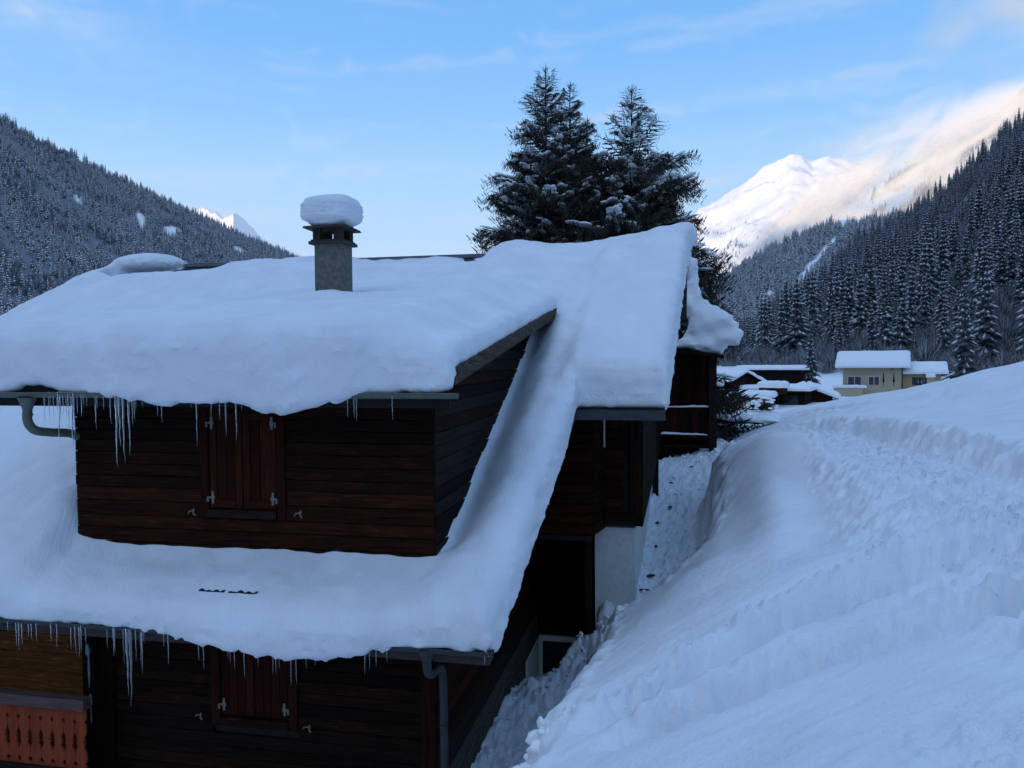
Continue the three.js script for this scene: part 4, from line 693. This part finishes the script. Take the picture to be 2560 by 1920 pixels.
// stands of trees: jittered by heading and distance so that they thin out nowhere in particular
function stand(def, a0, a1, d0, d1, spacing, seed, keep) {
  const r = rng(seed), out = [], area = (a1 - a0) * Math.PI / 180 * (d1 * d1 - d0 * d0) / 2, n = Math.round(area / (spacing * spacing));
  for (let i = 0; i < n; i++) {
    const a = lerp(a0, a1, r()), d = Math.sqrt(lerp(d0 * d0, d1 * d1, r())), [x, z] = fromPolar(a, d), rise = ridge(def, a, d); r();
    if (rise < 2.5 || rise < hillAt(x, z) - 0.01 || d > def.d(a) * 1.03 || clearing(x, z) > 0.42) { r(); continue; }
    const h = def.tall * (0.45 + 0.7 * r()) * (1 + 0.25 * n2(x * 0.01, z * 0.01)); if (keep && !keep(a, d)) continue;
    out.push([x, landAt(x, z) - 0.6, z, h, 0.75 + 0.6 * r(), d, a]);
  }
  return out;
}
wood_('forest', 'snow-dusted conifer forest covering the long ridge beyond the roof and chimney', stand(RIDGES.left, -36, -4, 650, 2500, 7.4, 21), FAR, farMat);
wood_('forest', 'hazy blue conifer forest on the slope below the cloud', stand(RIDGES.middle, 6, 29, 800, 2300, 9.5, 22), FAR, farMat);
{
  const all = stand(RIDGES.near, 13.5, 37, 170, 1080, 8.6, 23, (a, d) => n2(a * 0.55, d * 0.012) > -0.42), seen = (t) => t[6] < 33.2;
  const size = (t) => t[3] / t[5]; const big = all.filter(seen).sort((a, b) => size(b) - size(a)).slice(0, 290), bigSet = new Set(big);
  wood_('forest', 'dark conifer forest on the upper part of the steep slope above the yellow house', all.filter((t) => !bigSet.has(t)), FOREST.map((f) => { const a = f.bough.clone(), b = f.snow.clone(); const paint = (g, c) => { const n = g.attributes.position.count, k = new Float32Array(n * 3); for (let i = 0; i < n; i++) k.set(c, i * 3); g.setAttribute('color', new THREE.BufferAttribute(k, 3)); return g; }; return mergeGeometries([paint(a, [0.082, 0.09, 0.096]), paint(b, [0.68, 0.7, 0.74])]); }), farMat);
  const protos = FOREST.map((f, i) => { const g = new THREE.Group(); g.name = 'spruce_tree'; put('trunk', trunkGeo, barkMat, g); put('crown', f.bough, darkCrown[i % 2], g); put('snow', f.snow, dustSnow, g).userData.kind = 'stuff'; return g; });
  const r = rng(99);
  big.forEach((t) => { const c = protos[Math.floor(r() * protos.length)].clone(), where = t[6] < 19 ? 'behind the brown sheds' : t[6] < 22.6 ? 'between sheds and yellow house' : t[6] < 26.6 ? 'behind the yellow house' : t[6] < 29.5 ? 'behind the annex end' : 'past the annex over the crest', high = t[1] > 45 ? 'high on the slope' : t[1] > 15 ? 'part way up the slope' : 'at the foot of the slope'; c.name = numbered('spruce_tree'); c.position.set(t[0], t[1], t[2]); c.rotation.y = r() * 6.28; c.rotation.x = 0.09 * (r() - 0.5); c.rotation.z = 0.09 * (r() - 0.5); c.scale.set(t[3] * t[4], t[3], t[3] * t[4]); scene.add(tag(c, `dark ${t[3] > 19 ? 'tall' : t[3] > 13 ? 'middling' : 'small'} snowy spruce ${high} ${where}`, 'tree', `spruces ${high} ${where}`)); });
  // a few that stand alone on the valley floor
  for (const [deg, dist, h, label] of [[20.4, 112, 9.5, 'lone snowy spruce between the brown sheds and the yellow house'], [27.15, 102, 1.9, 'tiny snow-capped fir in front of the yellow house annex'], [29.4, 150, 17, 'tall spruce standing just behind the annex roof end']]) { const [x, z] = fromPolar(deg, dist), c = protos[2].clone(); c.name = numbered('spruce_tree'); c.position.set(x, landAt(x, z) - 0.3 + (h < 3 ? 1.6 : 0), z); c.scale.set(h * 1.1, h, h * 1.1); scene.add(tag(c, label, 'tree')); }
}
{ // warm-lit woods on the foot of the sunlit mountain
  const r = rng(31), out = [];
  for (let i = 0; i < 9000; i++) { const a = lerp(9, 27, r()), d = lerp(2750, 4700, r()), [x, z] = fromPolar(a, d), y = peakAt(PEAKS.summit, x, z), p = fbm2(x * 0.0023, z * 0.0023, 3) + 0.55 - (y - 250) / 650; if (y < 20 || p < 0.12 + 0.25 * r()) continue; out.push([x, y - 1, z, 17 + 8 * r(), 0.95]); }
  for (let i = 0; i < 9000; i++) { const a = lerp(24, 36, r()), d = lerp(1900, 2900, r()), [x, z] = fromPolar(a, d), y = peakAt(PEAKS.flank, x, z); if (y < 120 || fbm2(x * 0.004, z * 0.004, 3) < -0.15) continue; out.push([x, y - 1, z, 16 + 7 * r(), 0.95]); }
  wood_('forest', 'pale frosted forest patches lit by the sun on the far mountain flanks', out, FAR, farMat);
}
{ // leafless, frosted growth at the foot of the slopes
  const r = rng(41), T = new Tris();
  for (let i = 0; i < 260; i++) { const a = r() * 6.28, b = 0.1 + 1.4 * r(), L = 0.45 + 0.55 * r(), x = Math.cos(a) * Math.cos(b), z = Math.sin(a) * Math.cos(b), y = Math.sin(b), c = r() < 0.5 ? [0.4, 0.42, 0.46] : [0.07, 0.065, 0.065], s = 0.55 * r(); T.spindle([x * s * 0.5, y * s, z * s * 0.5], [x * L * 0.75, y * L, z * L * 0.75], 0.007, c); }
  const bush = T.build(), out = [];
  for (let i = 0; i < 5200; i++) { const a = lerp(13.5, 36, r()), d = lerp(150, 700, Math.pow(r(), 1.2)), [x, z] = fromPolar(a, d), rise = ridge(RIDGES.near, a, d); if (rise < 0.5 || rise > 110) continue; out.push([x, landAt(x, z) - 0.3, z, 3 + 7 * r() * r(), 1]); }
  for (let i = 0; i < 3200; i++) { const a = lerp(-36, -14, r()), d = lerp(400, 1700, r()), [x, z] = fromPolar(a, d), rise = ridge(RIDGES.left, a, d); if (rise < 4 || fbm2(x * 0.005, z * 0.005, 3) < 0.05) continue; out.push([x, landAt(x, z) - 0.3, z, 9 + 5 * r(), 1]); }
  wood_('undergrowth', 'frosted leafless trees and bushes scattered among the conifers on the slopes', out, [bush], farMat);
}

// ---------------------------------------------------------------- houses across the valley
const cream = new THREE.MeshStandardMaterial({ color: srgb(182, 169, 140), roughness: 0.9, bumpMap: grainTex, bumpScale: 0.01 });
const tan = new THREE.MeshStandardMaterial({ color: srgb(178, 156, 120), roughness: 0.9 });
const brownFar = wood(17, sc(40, 26, 20), sc(84, 52, 36)), brownDark = wood(18, sc(24, 17, 15), sc(52, 36, 28));
const paneFar = new THREE.MeshPhysicalMaterial({ color: srgb(52, 60, 72), roughness: 0.15 });
const toWorld = (deg, d) => { const [x, z] = fromPolar(deg, d); return [x, z]; };
{ // yellow house
  const [hx, hz] = toWorld(24.15, 110), turn = -0.24, t = thing('yellow_house', 'cream-yellow house with wide snow roof, low annex and two dark parasols', 'house', [hx, 0.75, hz], turn); t.scale.setScalar(0.83);
  put('wall', merge([box(-4.1, -1.5, -4, 4.1, 3.0, 0), (() => { const g = extrude([[-4.0, 3.0], [4.0, 3.0], [4.0, 3.02], [-4.0, 3.02]], 0.1); g.translate(0, 0, -4); return g; })()]), cream, t);
  const pitch = 0.36, dep = 5.6; const s = put('roof', (() => { const g = box(-5.0, -0.1, -dep, 5.0, 0.06, 0); g.rotateX(pitch); g.translate(0, 3.0, 0.95); return g; })(), M.black[1], t);
  put('roof_snow', (() => { const g = snowSlab(10.3, dep + 0.35, 0.62, 1); g.translate(0, 0.33, -dep / 2 + 0.05); g.rotateX(pitch); g.translate(0, 3.0, 0.95); return g; })(), plainSnow, t);
  for (const [x0, x1] of [[-3.35, -1.55], [-0.45, 0.95]]) {
    const w = put('window', box(x0, 0.35, -0.05, x1, 1.55, 0.02), paneFar, t); put('frame', merge([box(x0, 1.55, -0.02, x1, 1.62, 0.06), box((x0 + x1) / 2 - 0.04, 0.35, 0.02, (x0 + x1) / 2 + 0.04, 1.55, 0.05), box(x0 - 0.06, 0.3, -0.02, x0, 1.62, 0.06), box(x1, 0.3, -0.02, x1 + 0.06, 1.62, 0.06)]), M.white, w);
  }
  put('awning_rail', box(-3.5, 1.84, 0, 1.2, 1.98, 0.16), cream, t);
  put('dish', (() => { const g = new THREE.SphereGeometry(0.34, 20, 8, 0, 6.283, 0, 0.9); g.rotateX(Math.PI / 2 - 0.2); g.translate(2.75, 2.45, 0.1); return g; })(), tan, t);
  put('downpipe', box(4.0, -1, 0.02, 4.12, 2.9, 0.14), M.brown[1], t);
  for (const x of [1.55, 2.95]) { const p = put('parasol', (() => { const g = new THREE.LatheGeometry([[0.001, 2.3], [0.05, 2.2], [0.09, 1.6], [0.16, 0.95], [0.05, 0.9], [0.03, 0.2]].map((q) => new THREE.Vector2(...q)), 10); g.translate(x, -0.1, 0.9); return g; })(), M.black[2], t); }
  put('parapet', box(-5.3, -1.5, 1.4, -1.2, -0.05, 1.65), cream, t); put('parapet_snow', (() => { const g = snowSlab(4.8, 0.7, 0.42, 3); g.translate(-3.1, 0.16, 1.55); return g; })(), plainSnow, t);
  const a = put('annex', box(4.105, -1.5, -5.5, 9.2, 1.9, -1.2), tan, t);
  put('roof', (() => { const g = box(4.1, -0.08, -4.2, 10.0, 0.05, 0); g.rotateX(0.32); g.translate(0, 2.0, -0.45); return g; })(), M.black[0], a);
  put('snow', (() => { const g = snowSlab(6.2, 4.5, 0.55, 5); g.translate(7.05, 0.3, -2.1); g.rotateX(0.32); g.translate(0, 2.0, -0.45); return g; })(), plainSnow, a);
  put('window', merge([box(5.4, 0.3, -1.22, 7.4, 1.45, -1.17)]), M.glassDark, a);
  put('frame', merge([box(6.0, 0.8, -1.17, 6.9, 0.84, -1.14), box(6.2, 0.5, -1.17, 6.24, 1.3, -1.14), box(6.6, 0.5, -1.17, 6.64, 1.3, -1.14)]), M.white, a);
  const b = thing('snow_covered_box', 'small box under a snow cap beside the tiny fir', 'box', [hx + 6.0, 1.6, hz + 2.6], turn); put('body', box(-0.4, -1.2, -0.3, 0.4, 0.5, 0.3), tan, b); put('snow', snowSlab(1.0, 0.8, 0.5, 8).translate(0, 0.7, 0), plainSnow, b);
}
// gabled or flat brown buildings
function brownHouse(label, deg, d, y, turn, w, dep, h, peak, opts = {}) {
  const [x, z] = toWorld(deg, d), t = thing('brown_chalet', label, 'house', [x, y - 0.35, z], turn);
  const wall = new THREE.Shape([[-w / 2, -2], [w / 2, -2], [w / 2, h], [0, h + peak], [-w / 2, h]].map((q) => new THREE.Vector2(...q))), g = new THREE.ExtrudeGeometry(wall, { depth: dep, bevelEnabled: false }); g.translate(0, 0, -dep);
  put('wall', g, opts.wall ?? brownFar, t);
  const L = Math.hypot(w / 2, peak) + 0.7, ang = Math.atan2(peak, w / 2);
  for (const s of [-1, 1]) {
    const r = put('roof', (() => { const b = new THREE.BoxGeometry(L, 0.12, dep + 1.4); b.translate(s * L / 2, 0.02, 0); b.rotateZ(-s * ang); b.translate(0, h + peak + 0.02, -dep / 2); return b; })(), brownDark, t);
    put('snow', (() => { const b = snowSlab(L + 0.2, dep + 1.5, 0.5, deg * 7 + s); b.translate(s * L / 2, 0.31, 0); b.rotateZ(-s * ang); b.translate(0, h + peak + 0.02, -dep / 2); return b; })(), plainSnow, r);
  }
  (opts.windows ?? []).forEach(([a, b, c, e]) => put('window', box(a, b, -0.02, c, e, 0.04), M.glassDark, t));
  return t;
}
function flatHouse(label, deg, d, y, turn, w, dep, h, opts = {}) {
  const [x, z] = toWorld(deg, d), t = thing('low_building', label, 'building', [x, y - 0.35, z], turn);
  put('wall', box(-w / 2, -2, -dep, w / 2, h, 0), opts.wall ?? brownDark, t); put('roof', box(-w / 2 - 0.5, h, -dep - 0.4, w / 2 + 0.5, h + 0.14, 0.6), brownFar, t);
  put('snow', snowSlab(w + 1.2, dep + 1.2, 0.55, deg * 5).translate(0, h + 0.42, -dep / 2 + 0.1), plainSnow, t);
  (opts.windows ?? []).forEach(([a, b, c, e]) => put('window', box(a, b, -0.02, c, e, 0.05), opts.pane ?? M.glassDark, t));
  return t;
}
brownHouse('brown gabled chalet half hidden behind the spruce skirt', 16.0, 92, 0.1, 0.75, 6.2, 7, 1.9, 1.3, { windows: [[-1.5, 0.3, -0.5, 1.2], [0.6, 0.3, 1.6, 1.2]] });
flatHouse('pale-walled low extension in front of the brown gabled chalet', 16.15, 84, -0.6, -0.2, 4.6, 3, 1.5, { wall: tan, windows: [[-1.7, -0.4, -1.0, 0.05]] });
flatHouse('dark garage with a flat snowy roof and wide openings', 18.1, 90, -0.4, -0.28, 6.2, 5, 1.7, { windows: [[-1.9, -0.8, -0.3, 1.3], [0.3, -0.8, 2.4, 1.3]] });
flatHouse('dark wooden barn with level snow roof standing behind the others', 17.9, 112, 0.9, -0.25, 8.4, 6, 2.2);
brownHouse('small brown shed with low snow gable near the lone spruce', 20.1, 96, -0.5, -0.15, 5.6, 5, 1.0, 1.1);
{ const [x, z] = toWorld(18.0, 87.6), b = thing('chimney_block', 'square snow-topped block standing on the garage roof', 'chimney', [x, 0.85, z], -0.28); put('body', box(-1.3, 0, -0.9, 1.3, 0.7, 0.6), brownFar, b); put('snow', snowSlab(3.0, 1.9, 0.7, 12).translate(0, 1.0, -0.1), plainSnow, b); }
for (const [deg, d, s, label] of [[16.75, 80, 0.8, 'snow-covered bush in front of the pale wall'], [17.55, 79, 1.1, 'larger round snowy bush before the dark garage']]) {
  const [x, z] = toWorld(deg, d), t = thing('snowy_bush', label, 'bush', [x, landAt(x, z) + 0.1, z]), r = rng(deg * 100 | 0), T = new Tris(), S = new Tris();
  for (let i = 0; i < 120; i++) { const a = r() * 6.28, b = r() * 1.5, x1 = Math.cos(a) * Math.cos(b) * s, y1 = (Math.sin(b) + 0.2) * s, z1 = Math.sin(a) * Math.cos(b) * s; T.spindle([x1 * 0.3, 0, z1 * 0.3], [x1, y1, z1], 0.03); if (i % 3 === 0) S.blob(x1 * 0.9, y1 * 0.95, z1 * 0.9, 0.2 * s, 0.12 * s, 0.2 * s, i); }
  put('branches', T.build(), needle[0], t); put('snow', S.build(true), plainSnow, t);
}

// ---------------------------------------------------------------- icicles
const ICE = [0, 1, 2].map((k) => { const r = rng(501 + k), pts = []; for (let i = 0; i <= 22; i++) { const t = i / 22; pts.push(new THREE.Vector2(Math.max(0.0005, Math.pow(1 - t, 0.75) * (1 + 0.14 * Math.sin(t * 40 + k) + 0.18 * (r() - 0.5))), -t)); } const g = new THREE.LatheGeometry(pts, 9), p = g.attributes.position; for (let i = 0; i < p.count; i++) { const y = p.getY(i); p.setX(i, p.getX(i) + 0.5 * n2(y * 2.2 + k * 5, 1) * -y); p.setZ(i, p.getZ(i) + 0.5 * n2(y * 2.2 + k * 5, 8) * -y); } g.computeVertexNormals(); return g; });
const UP = [-7.96, 0.48, -7.9, 0.39, -7.87, 0.15, -7.83, 0.38, -7.79, 0.24, -7.75, 0.64, -7.72, 0.37, -7.68, 0.31, -7.65, 0.35, -7.6, 0.49, -7.57, 0.68, -7.52, 0.6, -7.48, 0.26, -7.41, 0.29, -7.38, 0.15, -7.35, 0.16, -7.22, 0.45, -7.19, 0.2, -7.09, 0.19, -7.01, 0.36, -6.92, 0.91, -6.87, 0.64, -6.81, 0.84, -6.75, 0.73, -6.7, 0.38, -6.67, 0.31, -6.64, 0.17, -6.55, 0.12, -6.33, 0.21, -6.28, 0.29, -5.88, 0.12, -5.8, 0.59, -5.59, 0.24, -5.48, 0.26, -5.41, 0.46, -5.27, 0.49, -5.2, 0.14, -3.83, 0.24, -3.75, 0.25, -3.72, 0.3, -3.27, 0.3];
const LOW = [-8.3, 0.12, -8.18, 0.32, -8.14, 0.37, -8.1, 0.29, -8.0, 0.17, -7.96, 0.22, -7.88, 0.23, -7.66, 0.2, -7.58, 0.3, -7.39, 0.3, -7.32, 0.34, -7.27, 0.39, -7.23, 0.3, -7.18, 0.21, -6.88, 0.25, -6.78, 0.34, -6.76, 0.28, -6.64, 0.46, -6.59, 0.81, -6.54, 0.94, -6.47, 0.37, -6.42, 0.43, -6.39, 0.53, -6.36, 0.14, -6.09, 0.16, -6.04, 0.37, -5.62, 0.25, -5.56, 0.35, -5.25, 0.2, -5.22, 0.25, -5.16, 0.3, -5.04, 0.43, -4.85, 0.23, -4.67, 0.3, -4.63, 0.3, -4.59, 0.23, -4.44, 0.41, -4.38, 0.38, -4.25, 0.2, -4.13, 0.14, -3.53, 0.29, -3.47, 0.22, -3.39, 0.2, -3.26, 0.14, -2.12, 0.1];
const upLabel = (x, l) => x < -7.3 ? ['slender icicle in the row between the drainpipe elbow and the wall corner', 'icicles beside the drainpipe elbow'] : x > -6.95 && x < -6.6 && l > 0.6 ? ['long thick icicle in the frozen bundle under the upper gutter', 'long icicles in the upper bundle'] : x < -6.2 ? ['short icicle under the upper gutter close to the thick bundle', 'short icicles under the upper gutter'] : x < -5.1 ? ['icicle hanging in front of the upper shutters', 'icicles before the upper shutters'] : ['thin icicle hanging from the snow edge past the upper shutters', 'icicles past the upper shutters'];
const lowLabel = (x, l) => x < -7.1 ? ['icicle on the lower gutter above the balcony', 'icicles above the balcony'] : l > 0.7 ? ['very long thick icicle hanging down the lower wall', 'very long icicles on the lower gutter'] : x < -6 ? ['icicle on the lower gutter beside the very long ones', 'icicles beside the very long ones'] : x < -4.85 ? ['icicle over the lower shutters', 'icicles over the lower shutters'] : ['small icicle on the lower gutter towards the drainpipe', 'icicles towards the lower drainpipe'];
{
  const r = rng(600);
  for (const [list, Z, top, names] of [[UP, 8.79, (x) => 4.56 - Math.max(0, droop(x)) * 0.7, upLabel], [LOW, 8.47, (x) => 1.7 - sag(x) * 0.8, lowLabel]]) for (let i = 0; i < list.length; i += 2) {
    const x = list[i], l = list[i + 1], [base, baseGroup] = names(x, l), size = l > 0.6 ? 'longest' : l > 0.38 ? 'long' : l > 0.24 ? 'middling' : l > 0.17 ? 'short' : 'tiny', label = /thick|long /.test(base) ? base : base.replace(/^(slender|short|thin|small)? ?icicle/, size + ' icicle'), group = label === base ? baseGroup : baseGroup + ', ' + size, rad = 0.006 + 0.009 * Math.pow(l, 0.8) * (0.7 + 0.6 * r()) + (l > 0.6 ? 0.006 : 0);
    const m = put('icicle', ICE[i % 3], M.ice, scene, [x, top(x) + 0.03, -Z - 0.03 * r()], r() * 6.28); m.scale.set(rad, l + 0.03, rad); tag(m, label, 'icicle', group);
  }
}
// frozen meltwater on the balcony post
{ const S = new Tris(); S.blob(0, 0.3, 0, 0.032, 0.12, 0.02, 3, 2); S.blob(0.01, 0.0, 0, 0.014, 0.4, 0.012, 5, 2); S.blob(0.02, -0.38, 0, 0.026, 0.1, 0.015, 8, 2); S.blob(0.025, -0.6, 0, 0.01, 0.16, 0.01, 9, 2); tag(put('ice_streak', S.build(true), new THREE.MeshStandardMaterial({ color: new THREE.Color(0.14, 0.17, 0.2), roughness: 0.3 }), scene, [-7.83, 0.75, -9.29]), 'pale frozen meltwater streak down the dark balcony post', 'ice'); }
// stones and step edges that show in the trodden path
{
  const r = rng(700), g = [0, 1, 2].map((k) => { const T = new Tris(); T.blob(0, 0, 0, 1, 0.5, 0.7, 40 + k, 1); return T.build(true); });
  for (const [x, Z] of [[-0.62, 15.3], [-0.72, 16.2], [-0.65, 17.2], [-0.6, 19.4], [-0.62, 21.6], [-0.3, 22.8], [-0.3, 25.0], [0.35, 26.6], [-2.5, 10.6]]) {
    const m = put('stone', g[Math.floor(r() * 3)], M.rock, scene, [x, groundAt(x, -Z) + 0.01, -Z], r() * 3); m.scale.set(0.07 + 0.07 * r(), 0.06, 0.05 + 0.05 * r()); tag(m, 'dark stone showing through the trodden snow of the path', 'stone', 'stones in the dug path');
  }
}
// ---------------------------------------------------------------- low cloud lying along the right-hand ridges
{
  const r = rng(800), mat = new THREE.MeshStandardMaterial({ color: new THREE.Color(0.93, 0.92, 0.9), roughness: 1, vertexColors: true, transparent: true, side: THREE.DoubleSide, depthWrite: false });
  const g0 = new THREE.Group(); g0.name = 'cloud'; tag(g0, 'low warm-lit cloud bank clinging to the mountainside below the summit', 'cloud', null, 'stuff'); scene.add(g0);
  for (let k = 0; k < 9; k++) {
    const n = 90, m = 44, pos = [], col = [], idx = [], off = k - 4;
    for (let j = 0; j <= m; j++) for (let i = 0; i <= n; i++) {
      const u = i / n, v = j / m * 2 - 1, deg = lerp(15.2, 36, u), axis = lerp(0.094, 0.26, Math.pow(u, 0.95)), half = lerp(0.04, 0.078, Math.sin(Math.PI * clamp(u * 1.1, 0, 1)));
      const d = lerp(2350, 2250, u) + off * 38 + 20 * fbm2(u * 4 + k * 0.3, v, 2), [x, z] = fromPolar(deg, d), y = EYE + d * (axis + v * half * 1.3 + 0.006 * fbm2(u * 4 + k * 0.3, v + 9, 2));
      const f = fbm3(u * 3.4 + 0.5 * n2(v * 1.3, u * 3), v * 1.5 + u * 1.2 + k * 0.07, k * 0.16, 6), edge = sstep(1.0, 0.25, Math.abs(v + 0.5 * f)) * sstep(0, 0.22, u + 0.12 * f) , a = clamp(edge * sstep(-0.3, 0.4, f) * 0.5, 0, 0.6);
      pos.push(x, y, z); col.push(1, 1, 1, a); if (i && j) { const o = j * (n + 1) + i; idx.push(o - n - 2, o - n - 1, o, o - n - 2, o, o - 1); }
    }
    const g = new THREE.BufferGeometry(); g.setAttribute('position', new THREE.Float32BufferAttribute(pos, 3)); g.setAttribute('color', new THREE.Float32BufferAttribute(col, 4)); g.setIndex(idx); g.computeVertexNormals();
    const c = new THREE.Mesh(g, mat); c.name = 'cloud_layer'; g0.add(c);
  }
}
renderer.render(scene, camera);
